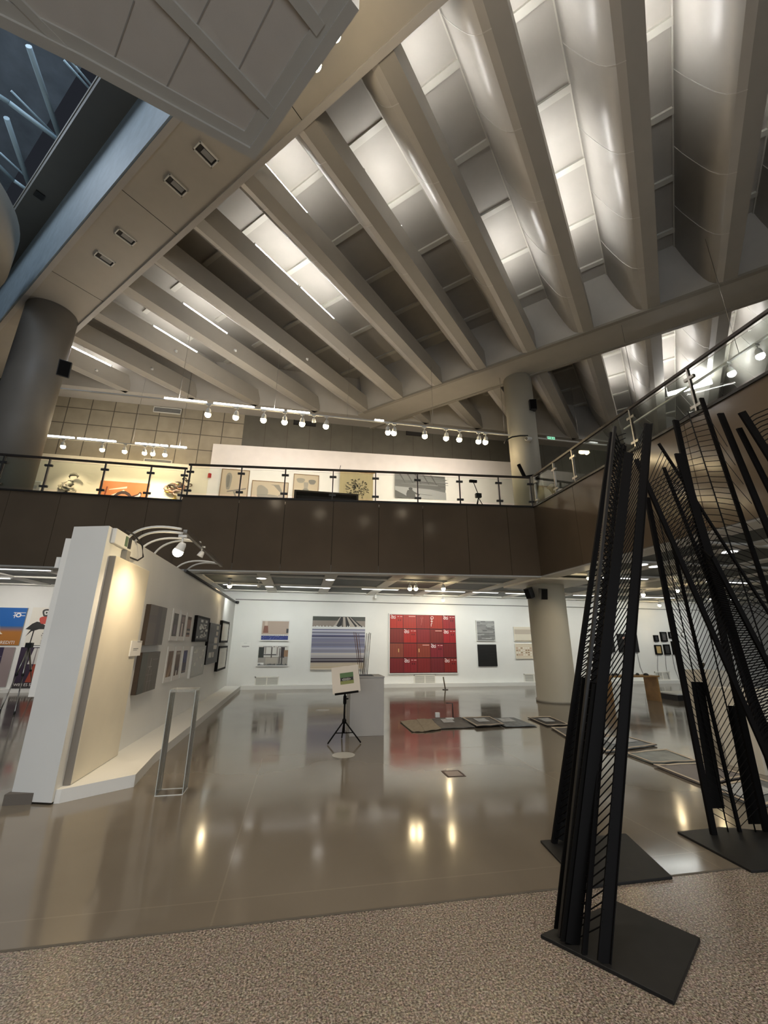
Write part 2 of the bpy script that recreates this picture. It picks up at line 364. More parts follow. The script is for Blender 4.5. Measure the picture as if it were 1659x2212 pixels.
# unseen framed fill panels with area lamps, added behind the viewer
M_FILL_PANEL = mat('added fill panel', (.6, .65, .7), .3, emit=(.80, .90, 1.0), estr=L_FRONT_FILL * .012)
for i_, x_ in enumerate((-7.5, -2.5, 2.5, 7.5)):
    struct(MB().box((x_ - 2.0, -7.70, .4), (x_ + 2.0, -7.66, 4.6)).build('fill_panel_%d' % (i_ + 1), M_FILL_PANEL))
    g = MB()
    for q in (-2.05, 0, 2.05): g.box((x_ + q - .05, -7.70, .3), (x_ + q + .05, -7.60, 4.7))
    for q in (.3, 4.6): g.box((x_ - 2.1, -7.70, q), (x_ + 2.1, -7.60, q + .1))
    struct(g.build('trim_%d' % (20 + i_), M_DSTEEL))
    ld = bpy.data.lights.new('entrance_fill', 'AREA'); ld.shape = 'RECTANGLE'; ld.size = 3.9; ld.size_y = 4.1; ld.energy = L_FRONT_FILL; ld.color = (.90, .95, 1.0)
    lo = bpy.data.objects.new('entrance_fill', ld); COL.objects.link(lo); lo.location = (x_, -7.58, 2.5); lo.rotation_euler = (pi / 2, 0, 0)
# lower white walls upstairs
struct(MB().box((-10.2, YU - .12, 5), (-3.9, YU, 8.28)).build('wall_upper_white', M_CREAM))
struct(MB().prism([(-3.9, 16.42), (8.9, 15.62), (8.9, 15.74), (-3.9, 16.54)], 5, 9.25).build('wall_upper_white', mat('white display wall', (.80, .765, .73), .6)))
struct(MB().box((9.3, YU - .12, 5), (21.7, YU, 8.55)).build('wall_upper_white', M_WHITE))
# ------------------------------------------------------------------ roof
def nbox(mb, n0, n1, t0, t1, z0, z1):
    mb.hexa([nt(n0, t0, z0), nt(n1, t0, z0), nt(n1, t1, z0), nt(n0, t1, z0), nt(n0, t0, z1), nt(n1, t0, z1), nt(n1, t1, z1), nt(n0, t1, z1)]); return mb
struct(nbox(MB(), 2.1, 32, -18, 24, ZT, ZT + .2).build('ceiling', M_CEIL))
struct(nbox(MB(), 2.12, 3.5, -9, 20, ZR, ZT).build('ceiling_soffit', mat('soffit paint', (.46, .425, .365), .55)))
g = nbox(MB(), 3.44, 3.56, -9, 20, ZR - .035, ZR + .05); nbox(g, 2.08, 2.2, -9, 20, ZR - .03, ZR + .05)
struct(g.build('trim_6', M_FIN))
g = MB()
for t in (4.2, 8.3, 12.0): nbox(g, 2.2, 3.44, t, t + .012, ZR - .004, ZR + .01)
struct(g.build('trim_7', M_SEAM))
struct(nbox(MB(), 12.35, 13.62, -9, 9.7, ZR - .012, ZT).build('beam_ring', mat('ring beam paint', (.42, .39, .335), .55)))
g = nbox(MB(), 13.54, 13.66, -9, 10.2, ZR - .05, ZR + .05); nbox(g, 12.30, 12.42, -9, 9.4, ZR - .03, ZR + .05)
struct(g.build('trim_8', mat('beam edge', (.30, .275, .23), .5)))
g = MB()
for n0, n1, zz in ((12.05, 12.36, 0),): g.hexa([nt(12.34, -9, ZR), nt(12.36, -9, ZR), nt(12.36, 9.4, ZR), nt(12.34, 9.4, ZR), nt(12.0, -9, ZT), nt(12.36, -9, ZT), nt(12.36, 9.4, ZT), nt(12.0, 9.4, ZT)])
struct(g.build('cove', M_CEIL))
struct(MB().hexa([(-16, 15.68, ZR), (22, 15.68, ZR), (22, YU, ZR), (-16, YU, ZR), (-16, 15.3, ZT), (22, 15.3, ZT), (22, YU, ZT), (-16, YU, ZT)]).build('cove_back', M_CEIL))
PROF = [(0, 0), (.30, 0), (.44, .05), (.56, .15), (.67, .32), (.78, .56), (.90, .86), (1.02, 1.18), (1.14, 1.56), (1.06, 1.56), (.92, 1.15), (.80, .86), (.62, .62), (0, .62)]
D1 = Vector((S, S, 0)); D2 = Vector((-S, S, 0))
T0, DT = .57, 1.715
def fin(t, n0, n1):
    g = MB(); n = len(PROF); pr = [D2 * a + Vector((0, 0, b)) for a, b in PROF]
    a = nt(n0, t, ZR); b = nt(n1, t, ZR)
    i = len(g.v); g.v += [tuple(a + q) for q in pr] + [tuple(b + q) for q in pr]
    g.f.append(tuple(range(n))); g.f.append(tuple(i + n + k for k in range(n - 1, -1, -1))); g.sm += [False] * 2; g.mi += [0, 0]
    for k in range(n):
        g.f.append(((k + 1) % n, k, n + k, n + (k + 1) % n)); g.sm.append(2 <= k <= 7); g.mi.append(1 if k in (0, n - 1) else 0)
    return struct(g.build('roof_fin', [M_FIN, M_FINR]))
ribs = MB(); seams = MB()
for k in range(-5, 11):
    t = T0 + DT * k
    spans = [(3.5, min(12.3, 15.62 / S - t)), (13.62, min(27.0, 15.62 / S - t, 21.5 / S + t))]
    if t > 9.5: spans = [(3.5, 15.62 / S - t)]
    for a, b in spans:
        if b - a < .5: continue
        fin(t, a, b)
        # framed ceiling boards in the bay beside the fin
        tb = t - DT + 1.10
        nbox(ribs, a, b, tb - .02, tb + .05, ZT - .05, ZT)
        q = 5.02
        while q < b:
            if q > a + .2:
                nbox(ribs, q - .07, q + .07, tb, t + .75, ZT - .06, ZT)
                # thin joints of the fin cladding
                pr = [D2 * (x) + Vector((0, 0, z - .006)) for x, z in PROF[1:9]]
                for (p0, p1) in zip(pr[:-1], pr[1:]):
                    c0 = nt(q - .8, t, ZR)
                    seams.hexa([c0 + p0 - D1 * .008 - D2 * .004, c0 + p0 + D1 * .008 - D2 * .004, c0 + p1 + D1 * .008 - D2 * .004, c0 + p1 - D1 * .008 - D2 * .004,
                                c0 + p0 - D1 * .008 + D2 * .006 + Vector((0, 0, .004)), c0 + p0 + D1 * .008 + D2 * .006 + Vector((0, 0, .004)), c0 + p1 + D1 * .008 + D2 * .006 + Vector((0, 0, .004)), c0 + p1 - D1 * .008 + D2 * .006 + Vector((0, 0, .004))])
            q += 1.6
struct(ribs.build('ceiling_ribs', mat('ceiling rib paint', (.60, .58, .52), .45)))
struct(seams.build('ceiling_joints', mat('joint filler', (.62, .60, .57), .4)))
# rooflight side, beyond the soffit
struct(nbox(MB(), 2.04, 2.12, -9, 20, ZR - .02, 13.4).build('wall_rooflight', M_BLUE))
struct(nbox(MB(), 1.40, 2.12, -9, 20, 13.4, 13.7).build('ceiling_rooflight', M_DARKP))
struct(nbox(MB(), 1.38, 1.46, -9, 20, 13.7, 13.85).build('wall_rooflight', mat('dark reveal', (.16, .155, .135), .6)))
struct(nbox(MB(), -14, 1.46, -16, 24, 17.5, 17.7).build('ceiling_rooflight', M_SKYL))
g = MB()
for (t,) in ((7.8,), (12.7,)): nbox(g, 1.52, 1.72, t - .1, t + .12, 13.36, 13.41)
struct(g.build('vent_rooflight', M_BPLAST))
# bare area lamps added under the rooflight board to stand for dusk light
for (n_, t_, e_) in ((-2.0, 8.0, 1.0), (-3.0, 14.0, .8), (-4.0, 1.0, .6)):
    ld = bpy.data.lights.new('rooflight_fill', 'AREA'); ld.shape = 'RECTANGLE'; ld.size = 4.0; ld.size_y = 4.0; ld.energy = L_DUSK_FILL * e_; ld.color = (.78, .88, 1.0)
    lo = bpy.data.objects.new('rooflight_fill', ld); COL.objects.link(lo); lo.location = nt(n_, t_, 17.3)
# truss in the rooflight
g = MB(); zz = 15.0
def tp(x, y, z=zz): return onz(x, y, z)
for a, b, r in (((62, 100), (133, 308), .07), ((20, 222), (133, 308), .06), ((14, 255), (69, 418), .07), ((30, 390), (69, 418), .05), ((-60, 170), (20, 222), .06), ((-60, 300), (30, 390), .05)):
    g.tube([tp(*a), tp(*b)], r, 8)
for a, b in (((24, 196), (121, 294)), ((0, 330), (78, 402)), ((138, 130), (205, 205)), ((150, 128), (214, 204))):
    g.tube([tp(*a, 15.6), tp(*b, 15.6)], .03, 6)
tag(g.build('roof_truss', M_TRUSS), 'pale blue tubular steel roof truss crossing the dusky rooflight', 'roof truss')

# columns
def column(name, x, y, r, z0, z1, m=M_COL, foot=False):
    prof = [(r, z0), (r, z1)] if not foot else [(r + .03, z0), (r + .03, z0 + .07), (r, z0 + .075), (r, z1)]
    return struct(MB().lathe((x, y, 0), prof, 64).build(name, m))
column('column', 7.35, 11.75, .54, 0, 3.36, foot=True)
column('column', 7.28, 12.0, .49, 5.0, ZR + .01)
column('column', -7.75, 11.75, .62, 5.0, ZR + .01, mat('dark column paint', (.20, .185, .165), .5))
# white collar above the near lower column
struct(MB().box((6.4, 10.4, 3.27), (8.3, 12.6, 3.33)).build('trim_9', M_TRIMW))

# hanging acoustic canopy with framed edge
ZC = 8.0
P = [onz(545, 325, ZC), onz(180, 125, ZC), onz(-260, -95, ZC), onz(-260, -600, ZC), onz(1100, -600, ZC), onz(765, 0, ZC)]
P = [Vector((p.x, p.y)) for p in P]
can = thing('ceiling_canopy', 'large pointed grey acoustic canopy hanging below the roof', 'canopy', (P[0].x, P[0].y, ZC))
MB().prism(P, ZC, ZC + .25).build('board', mat('speckled canopy board', (.52, .48, .43), .75, bump=.2, bscale=200), can)
def inset_poly(pts, d):
    out = []; n_ = len(pts); area = sum(pts[k].x * pts[(k + 1) % n_].y - pts[(k + 1) % n_].x * pts[k].y for k in range(n_)); sg = 1 if area > 0 else -1
    for k in range(n_):
        a, b, c_ = pts[k - 1], pts[k], pts[(k + 1) % n_]; t0, t1 = (b - a).normalized(), (c_ - b).normalized()
        n0, n1 = Vector((-t0.y, t0.x)) * sg, Vector((-t1.y, t1.x)) * sg; m = (n0 + n1); m = m / max(.15, m.dot(n0)); out.append(b + m * d)
    return out
for nm, o0, o1, z0_, z1_ in (('edge_frame', -.07, .05, ZC - .06, ZC + .26), ('inner_frame', .05, .19, ZC - .025, ZC + .001)):
    A_, B_ = inset_poly(P, o0), inset_poly(P, o1); g = MB()
    for k in (0, 1, 5):
        q = (k + 1) % 6; g.hexa([(*A_[k], z0_), (*A_[q], z0_), (*B_[q], z0_), (*B_[k], z0_), (*A_[k], z1_), (*A_[q], z1_), (*B_[q], z1_), (*B_[k], z1_)])
    g.build(nm, mat('canopy frame paint', (.46, .44, .395), .6), can)
for (a, b, wd) in (((590, 245), (330, -30), .14), ((693, 62), (600, -60), .14), ((170, 132), (20, -20), .10), ((180, 133), (0, 45), .06)):
    a = onz(*a, ZC); b = onz(*b, ZC); MB().bar(a + Vector((0, 0, -.01)), b + Vector((0, 0, -.01)), wd, .05, (b - a).cross(Vector((0, 0, 1)))).build('rib', mat('canopy frame paint', (.46, .44, .395), .6), can)
g = MB()
for (a, b) in (((235, 160), (290, 0)), ((345, 218), (480, -60)), ((510, 160), (600, -20))):
    a = onz(*a, ZC); b = onz(*b, ZC); g.bar(a, b, .012, .012, (b - a).cross(Vector((0, 0, 1))))
g.build('joint', mat('canopy joint', (.30, .285, .26), .7), can)

# rounded balcony drum at the far left
c = onz(-262, 590, 8.3) - Vector((RT.x, RT.y, 0)) * 2.0
dr = thing('balcony_drum', 'rounded grey landing front with a glass band at the hall\'s dark end', 'landing', (c.x, c.y, 8.2))
MB().lathe((c.x, c.y, 0), [(2.7, 10.45), (2.95, 10.6), (2.95, 11.6), (2.8, 11.7)], 64).build('parapet', mat('drum plaster', (.33, .31, .27), .6), dr)
MB().lathe((c.x, c.y, 0), [(2.65, 8.2), (2.65, 10.46)], 64).build('glass_band', mat('dark curved glazing', (.05, .06, .09), .12), dr)
for h in (8.9, 9.9):
    MB().lathe((c.x, c.y, 0), [(2.67, h), (2.70, h + .06), (2.67, h + .1)], 64).build('rim', mat('drum rim', (.30, .26, .2), .3, metal=.6), dr)

# ------------------------------------------------------------------ air vents
def vent(name, label, c, u, v, n, wd, ht, slats, group, frame=M_TRIMW, inner=M_DVENT, sl=None):
    c = Vector(c); t = thing(name, label, 'vent', c, group); g = MB()
    def pt(a, b, d): return c + u * a + v * b + n * d
    def bx(mb, a0, a1, b0, b1, d0, d1): mb.hexa([pt(a0, b0, d0), pt(a1, b0, d0), pt(a1, b1, d0), pt(a0, b1, d0), pt(a0, b0, d1), pt(a1, b0, d1), pt(a1, b1, d1), pt(a0, b1, d1)])
    f = min(wd, ht) * .10
    bx(g, -wd / 2, wd / 2, ht / 2 - f, ht / 2, 0, .03); bx(g, -wd / 2, wd / 2, -ht / 2, -ht / 2 + f, 0, .03)
    bx(g, -wd / 2, -wd / 2 + f, -ht / 2, ht / 2, 0, .03); bx(g, wd / 2 - f, wd / 2, -ht / 2, ht / 2, 0, .03)
    g.build('frame', frame, t); g = MB(); bx(g, -wd / 2 + f, wd / 2 - f, -ht / 2 + f, ht / 2 - f, .001, .006); g.build('backing', inner, t)
    if slats:
        g = MB()
        for k in range(slats):
            b = -ht / 2 + f + (ht - 2 * f) * (k + .5) / slats
            bx(g, -wd / 2 + f, wd / 2 - f, b - .008, b + .008, .006, .02)
        g.build('louvres', sl or M_VENT, t)
    return t
X, Y, Z = Vector((1, 0, 0)), Vector((0, 1, 0)), Vector((0, 0, 1))
for (t_, lb) in ((6.19, 'small recessed light box in the soffit, closest to the canopy tip'), (7.25, 'small recessed light box in the soffit, second from the canopy tip'),
                (9.38, 'small recessed light box in the soffit, third from the canopy tip'), (10.45, 'small recessed light box in the soffit, closest to the dark column')):
    th = vent('soffit_fitting', lb, nt(2.8, t_, ZR), D1, D2, -Z, .42, .24, 0, 'recessed boxes in the sloping soffit', M_TRIMW, M_DVENT)
    g = MB(); c = nt(2.83, t_ - .01, ZR - .008); g.hexa([c + D1 * a + D2 * b + Z * d for d in (-.005, .002) for a, b in ((-.12, -.06), (.12, -.06), (.12, .06), (-.12, .06))]); g.build('reflector', M_VENT, th)
for k, (x0, y0, x1, y1) in enumerate(((333, 878, 391, 896), (635, 902, 682, 922), (877, 928, 919, 944), (312, 990, 370, 1006))):
    a = ony(x0, y0, YU); b = ony(x1, y1, YU)
    lb = ('framed louvre vent high on the beige panelled wall', 'dark louvre vent high on the drab wall, nearer the white display wall corner', 'dark louvre vent high on the drab wall, nearer the round column', 'framed louvre vent just above the cream upper wall')[k]
    vent('wall_vent', lb, ((a.x + b.x) / 2, YU, (a.z + b.z) / 2), X, Z, -Y, abs(b.x - a.x), abs(a.z - b.z), 6, 'vents on the upper wall', M_TRIMW if k in (0, 3) else M_SEAM, M_DVENT, M_DVENT if k in (1, 2) else M_VENT)
for k, (x0, x1, y0, y1) in enumerate(((551, 601, 1463, 1482), (894, 941, 1459, 1477), (1131, 1175, 1456, 1474), (1413, 1448, 1452, 1468))):
    a = ony(x0, y0, YW); b = ony(x1, y1, YW); m = (a.x + b.x) / 2; h = (b.x - a.x) / 2
    lb = ('double louvre vent low on the white wall under the two small photographs', 'double louvre vent low on the white wall under the red container picture',
          'louvre vent low on the white wall half hidden by the round column', 'double louvre vent low on the white wall under the dark frames')[k]
    t = vent('wall_vent', lb, (m, YW, (a.z + b.z) / 2), X, Z, -Y, 2 * h, .34, 7, 'vents low on the white gallery wall', M_TRIMW, mat('pale vent backing', (.40, .40, .38), .6), M_TRIMW)
    MB().box((m - .02, YW - .03, (a.z + b.z) / 2 - .16), (m + .02, YW - .005, (a.z + b.z) / 2 + .16)).build('mullion', M_TRIMW, t)

# ------------------------------------------------------------------ fluorescent tubes in the roof
ORD_ = ['first', 'second', 'third', 'fourth', 'fifth']
def tube_light(t, n0, n1, label, z=11.47):
    th = thing('fluorescent_tube', label, 'light', nt((n0 + n1) / 2, t + .06, z), 'fluorescent tubes in the roof bays')
    MB().tube([nt(n0 + .03, t + .05, z), nt(n1 - .03, t + .05, z)], .028, 10).build('tube', M_TUBE, th)
    g = MB(); nbox(g, n0, n1, t + .03, t + .08, ZR + .62, z - .03); g.build('batten', M_WPLAST, th)
    for q in (n0, n1 - .035): nbox(MB(), q, q + .035, t + .02, t + .09, z - .04, z + .03).build('end_cap', M_WPLAST, th)
def TK(k): return T0 + DT * k
for i_, (px, py, k) in enumerate(((208, 800, 9), (328, 797, 8), (380, 759, 7), (508, 757, 6), (663, 776, 5))):
    t_ = TK(k); d = ray(px, py); q = (t_ + EYE * 0 - 0) / ((d.y - d.x) * S); p = CAMP + d * q
    if ZR < p.z < ZR + .62:
        th = thing('sprinkler_rose', 'tiny white sprinkler rose on a roof fin side, %s counted from the dark column' % ORD_[i_], 'sprinkler', p, 'sprinkler roses on the fins')
        MB().lathe(p, [(.05, 0), (.06, .02), (.02, .05), (.02, .07)], 12, -D2).build('rose', M_WPLAST, th)
ORD = ['first', 'second', 'third', 'fourth', 'fifth', 'sixth', 'seventh', 'eighth', 'ninth', 'tenth', 'eleventh', 'twelfth', 'thirteenth', 'fourteenth']
for k, n0, n1, lb in (
    (9, 3.95, 5.35, 'glowing tube beside the dark round column, lowest in the photo'),
    (7, 5.05, 6.68, 'glowing tube in the roof bay two fins above the column tube'),
    (6, 5.05, 6.68, 'glowing tube in the roof bay one fin above its twin of equal length'),
    (4, 4.95, 6.55, 'upper half of the long glowing line at the roof middle'), (4, 6.6, 8.15, 'lower half of the long glowing line at the roof middle'),
    (3, 3.62, 5.15, 'thin glowing tube starting at the soffit edge'),
    (2, 5.1, 6.7, 'hidden tube lighting the bay of the first shiny fin from the soffit tip'),
    (1, 8.6, 10.2, 'hidden tube lighting the far half of the second bright bay'), (1, 3.6, 5.0, 'hidden tube lighting the near end of the second bright bay'),
    (0, 3.7, 5.2, 'hidden tube lighting the near end of the third bright bay'), (0, 6.9, 8.4, 'hidden tube lighting the third bright bay just short of its middle'), (0, 8.6, 10.2, 'hidden tube lighting the middle of the third bright bay'),
    (-1, 3.7, 5.2, 'hidden tube lighting the broad bright fin near the top edge'), (-1, 5.3, 6.8, 'hidden tube lighting the broad bright fin further along'),
    (-2, 3.7, 5.3, 'hidden tube lighting the rightmost roof bay near its start'), (-2, 7.0, 8.5, 'hidden tube lighting the rightmost roof bay further on'),
    (-1, 17.0, 19.0, 'hidden tube lighting the fins far beyond the ring beam, second bay'), (-2, 17.0, 19.0, 'hidden tube lighting the fins far beyond the ring beam, first bay'), (0, 16.8, 18.4, 'hidden tube lighting the fins far beyond the ring beam, third bay'),
    (-1, 14.6, 16.1, 'hidden tube lighting the fins beyond the ring beam, second bay'), (0, 14.2, 15.8, 'hidden tube lighting the fins beyond the ring beam, third bay'),
    (-2, 14.4, 16.0, 'hidden tube lighting the fins beyond the ring beam, first bay'), (-3, 14.2, 15.8, 'hidden tube lighting the fins beyond the ring beam at the photo edge')):
    tube_light(TK(k), n0, n1, lb)

# ------------------------------------------------------------------ track lights
def spot_lamp(pos, aim, energy, size=radians(70), color=WARM, blend=.6, parent=None, org=None, rad=.04):
    d = bpy.data.lights.new('spot', 'SPOT'); d.energy = energy; d.spot_size = size; d.spot_blend = blend; d.color = color; d.shadow_soft_size = rad
    o = bpy.data.objects.new('spot', d); COL.objects.link(o)
    dirv = (Vector(aim) - Vector(pos)).normalized()
    o.rotation_euler = dirv.to_track_quat('-Z', 'Y').to_euler()
    if parent is not None: o.parent = parent; o.location = Vector(pos) - Vector(org)
    else: o.location = pos
    return o
_spot = {}
def spotlight(pos, aim, label, group, lit=True, energy=L_TRACK, sc=1.0, color=WARM, body=M_WPLAST, size=radians(75), look=None, lampcol=None):
    """track spotlight hanging from pos, lamp aimed at aim"""
    pos = Vector(pos); th = thing('spotlight', label, 'spotlight', pos, group)
    la = (Vector(aim) - pos).normalized(); d = Vector(look).normalized() if look else la; hd = pos + Vector((0, 0, -.14 * sc))
    MB().box(pos + Vector((-.05, -.02, -.03)) * sc, pos + Vector((.05, .02, .0))).tube([pos, hd], .012 * sc, 6).build('stem', body, th)
    MB().lathe(hd - d * .05 * sc, [(.028 * sc, 0), (.045 * sc, .03 * sc), (.055 * sc, .10 * sc), (.058 * sc, .105 * sc)], 14, d).build('lamp_head', body, th)
    if lit:
        MB().lathe(hd + d * .056 * sc, [(.055 * sc, 0), (.06 * sc, .02 * sc), (.056 * sc, .05 * sc), (.035 * sc, .075 * sc), (.01 * sc, .084 * sc)], 14, d).build('bulb', M_BULB if color == WARM else M_TUBE, th)
        spot_lamp(hd + d * .12 * sc + la * .08 * sc, hd + la * 2, energy, size, lampcol or color, parent=th, org=pos, blend=1.0)
    return th
ta, tb_ = Vector((-8.7, 12, 8.5)), Vector((10.6, 12, 8.5))
tr = thing('lighting_track', 'long white lighting track hung across the hall under the roof', 'lighting track', (0, 12, 8.5))
MB().box((-8.7, 11.975, 8.48), (10.6, 12.025, 8.52)).build('rail', M_WPLAST, tr)
for x in (-8.2, -4.0, -1.2, 1.1, 4.0, 6.6, 9.5): MB().tube([(x, 12, 8.52), (x, 12, ZR + .1)], .006, 5).build('hanger', M_STEEL, tr)
for a, b in ((-4.4, -3.2), (-3.0, -1.8), (-1.6, -.9), (-.8, -.1), (2.0, 2.3)): MB().box((a, 11.96, 8.522), (b, 12.04, 8.56)).build('glow_strip', M_TUBEL, tr)
def uplight(a, b, y, z, e, par, org):
    ld = bpy.data.lights.new('strip', 'AREA'); ld.shape = 'RECTANGLE'; ld.size = b - a; ld.size_y = .07; ld.energy = e * (b - a); ld.color = NEUT
    lo = bpy.data.objects.new('strip_light', ld); COL.objects.link(lo); lo.parent = par; lo.location = Vector(((a + b) / 2, y, z)) - Vector(org); lo.rotation_euler = (pi, 0, 0)
for a, b in ((-4.4, -3.2), (-3.0, -1.8), (-1.6, -.9), (-.8, -.1), (2.0, 2.3)): uplight(a, b, 12, 8.57, L_UP, tr, (0, 12, 8.5))
xs = (452, 512, 571, 616, 654, 706, 838, 852, 917, 964, 993, 1034, 1049)
for i, px in enumerate(xs):
    p = ony(px, 876 + (px - 452) * .105, 12.0)
    spotlight((p.x, 12, 8.48), (p.x + random.uniform(-.6, .6), 16.3, 7.6), 'lit white spotlight on the long hung track, %s from its left end' % ORD[i], 'spotlights on the long hung track', energy=L_TRACK * 1.1, lampcol=(1, .88, .78), sc=1.5, look=(random.uniform(-.15, .15), .35, -1), size=radians(100))
p = ony(679, 890, 12.0); spotlight((p.x, 12, 8.48), (p.x + .3, 14, 6.6), 'unlit white spotlight on the long hung track', 'spotlights on the long hung track', lit=False, sc=1.2)
# emergency sign on the track
p = ony(1187, 948, 12.0)
th = thing('emergency_sign', 'small green emergency exit sign fixed on the long hung track', 'exit sign', (p.x, 11.93, 8.5))
MB().box((p.x - .16, 11.90, 8.44), (p.x + .16, 11.96, 8.56)).build('housing', M_WPLAST, th); MB().box((p.x - .14, 11.895, 8.455), (p.x + .14, 11.90, 8.545)).build('face', M_EXIT, th)
g = MB()
for q in (-.09, .09): g.box((p.x + q - .04, 11.891, 8.485), (p.x + q + .04, 11.894, 8.515))
g.box((p.x - .02, 11.891, 8.47), (p.x + .02, 11.894, 8.53)); g.build('pictogram', M_WPLAST, th)
# short track upstairs on the left with diffuser strips
tr = thing('lighting_track', 'short white lighting track with glowing strips above the cream upper wall', 'lighting track', (-7, 15.3, 8.42))
MB().box((-9.35, 15.28, 8.40), (-4.6, 15.32, 8.44)).build('rail', M_WPLAST, tr)
for a, b in ((-9.3, -8.3), (-8.2, -6.95), (-6.3, -5.9), (-5.85, -5.5), (-5.45, -5.2), (-5.1, -4.55)):
    uplight(a, b, 15.3, 8.51, L_UP * .5, tr, (-7, 15.3, 8.42)); MB().box((a, 15.27, 8.45), (b, 15.33, 8.50)).build('diffuser', M_TUBEL, tr)
for x in (-6.4, -4.8): MB().tube([(x, 15.3, 8.44), (x, 15.3, ZT + .02)], .006, 5).build('hanger', M_STEEL, tr)
for i, (px, py) in enumerate(((137, 957), (222, 962), (270, 968), (314, 966), (332, 967), (357, 974))):
    p = ony(px, py, 15.3)
    spotlight((p.x, 15.3, 8.405), (p.x, 16.5, 6.6), 'lit spotlight on the short track over the cream wall, %s from its left end' % ORD[i], 'spotlights on the short upstairs track', energy=L_TRACK * 1.2, look=(0, .3, -1), sc=1.3)
# tracks and spots on the lower ceiling
spots = [((497, 1250), (-1.8, 14.5, 0), 'warm lit spotlight under the lower ceiling beside the partition top'),
         ((885, 1256), (3.5, 16.2, 1.6), 'left one of the paired lit spotlights over the red container picture'),
         ((898, 1256), (4.3, 16.2, 1.6), 'right one of the paired lit spotlights over the red container picture'),
         ((957, 1256), (5.0, 16.2, 1.5), 'lone lit spotlight over the grey relief picture'),
         ((1387, 1270), (10, 16, 1.5), 'brightest lit spotlight seen between the black steel bars'),
         ((1460, 1260), (12, 16, 1.5), 'lit spotlight on a stem seen past the leaning steel bars'),
         ((1270, 1234), (6.8, 12, 1), 'small warm spotlight under the side balcony edge near the round column')]
for i, (px, aim, lb) in enumerate(spots):
    p = onz(px[0], px[1], 3.355)
    spotlight(p, aim, lb, 'spotlights under the lower ceiling', look=(.1, .2, -1), energy=L_TRACK * (.5 if i else .3), sc=1.0 if i < 6 else .8)
for px, Yq, lb in (((957, 1285), 15.6, 'lit spotlight close to the white back wall left of the grey relief'), ((1422, 1290), 15.4, 'lit spotlight close to the back wall above the dark frames')):
    p = ony(px[0], px[1], Yq); p.z = 3.355; spotlight(p, (p.x, 16.3, 1.0), lb, 'spotlights under the lower ceiling', energy=10, look=(0, .2, -1))
p = ony(812, 1283, 15.6); p.z = 3.355; spotlight(p, (p.x, 16.3, 1.9), 'dark-lensed spotlight hanging before the back wall between stripes and red picture', 'spotlights under the lower ceiling', lit=False)
p = ony(559, 1262, 13.2); p.z = 3.355; spotlight(p, (-1.2, 16, 1.9), 'unlit white spotlight under the lower ceiling near the small photographs', 'spotlights under the lower ceiling', lit=False)
# battens in the lower gallery ceiling
bat = [(-1.9, 13.9, 1.1, 'x'), (2.6, 13.98, 1.3, 'x'), (4.9, 13.98, 1.5, 'x'), (6.4, 13.98, 1.0, 'x'), (7.9, 13.98, 1.5, 'x'), (10.6, 13.98, 1.5, 'x'), (13.5, 13.98, 1.5, 'x'), (.0, 13.98, 1.4, 'x'),
       (-7.4, 12.05, 2.2, 'x'), (-9.2, 13.98, 1.8, 'x'), (-5.2, 13.98, 1.4, 'x'), (-12, 13.98, 1.5, 'x'), (8.6, 9.9, 1.5, 'x'), (12, 9.9, 1.5, 'x'), (9.3, 6.1, 1.5, 'x'), (13, 6.1, 1.5, 'x'), (9.3, 2.3, 1.4, 'x'), (16.5, 13.98, 1.5, 'x'), (17, 9.9, 1.5, 'x')]
BL = ['over the partition\'s far end', 'in the lower ceiling before the striped picture', 'in the lower ceiling beside the grey relief', 'in the lower ceiling over the red picture', 'in the lower ceiling behind the round column', 'in the lower ceiling over the black screens',
      'in the lower ceiling over the dark frames', 'in the lower ceiling over the two small photographs', 'in the lower ceiling nearest the balcony in the poster gallery', 'in the lower ceiling before the seaside poster', 'in the lower ceiling behind the free-standing partition', 'at the far end of the poster gallery',
      'under the side balcony nearest the column', 'under the side balcony in the second row from the column, far bay', 'under the side balcony above the leaning sculptures', 'under the side balcony above the sculptures, far bay', 'under the side balcony closest to the viewer', 'in the lower ceiling at the far end of the back wall', 'under the side balcony at the far end']
for (x, y, l, a), lb in zip(bat, BL):
    th = thing('ceiling_batten', 'white fluorescent batten ' + lb, 'light', (x, y, 3.3), 'battens in the lower ceiling')
    MB().box((x - l / 2, y - .05, 3.285), (x + l / 2, y + .05, 3.32)).build('housing', M_WPLAST, th)
    MB().box((x - l / 2 + .03, y - .035, 3.272), (x + l / 2 - .03, y + .035, 3.285)).build('diffuser', mat('soft batten diffuser', (1, 1, 1), .4, emit=(1, .99, .95), estr=1.8), th)
    if y > 12:
        spot_lamp((x, y, 3.2), (x, YW, 1.7 if y > 13 else 2.2), L_WASH * (l / 1.5) * (.8 if x < -4 else 1), radians(130), NEUT if x < -4 else (.97, 1.0, .95), 1.0, th, (x, y, 3.3), .1); continue
    ld = bpy.data.lights.new('batten', 'AREA'); ld.shape = 'RECTANGLE'; ld.size = l - .06; ld.size_y = .08; ld.energy = L_LOWER * (l / 1.5); ld.color = NEUT if x < -4 else (.95, .99, .95)
    lo = bpy.data.objects.new('batten_light', ld); COL.objects.link(lo); lo.parent = th; lo.location = (0, 0, -.035)
    ld.energy = 8 * (l / 1.5)
tr = thing('lighting_track', 'white lighting track over the side gallery seen through the side balcony glass', 'lighting track', (9, 6.5, 7.6))
MB().box((8.975, 3.0, 7.58), (9.025, 9.4, 7.62)).build('rail', M_WPLAST, tr)
for y in (3.5, 6.0, 8.8): MB().tube([(9, y, 7.62), (9, y, ZR + .1)], .006, 5).build('hanger', M_STEEL, tr)
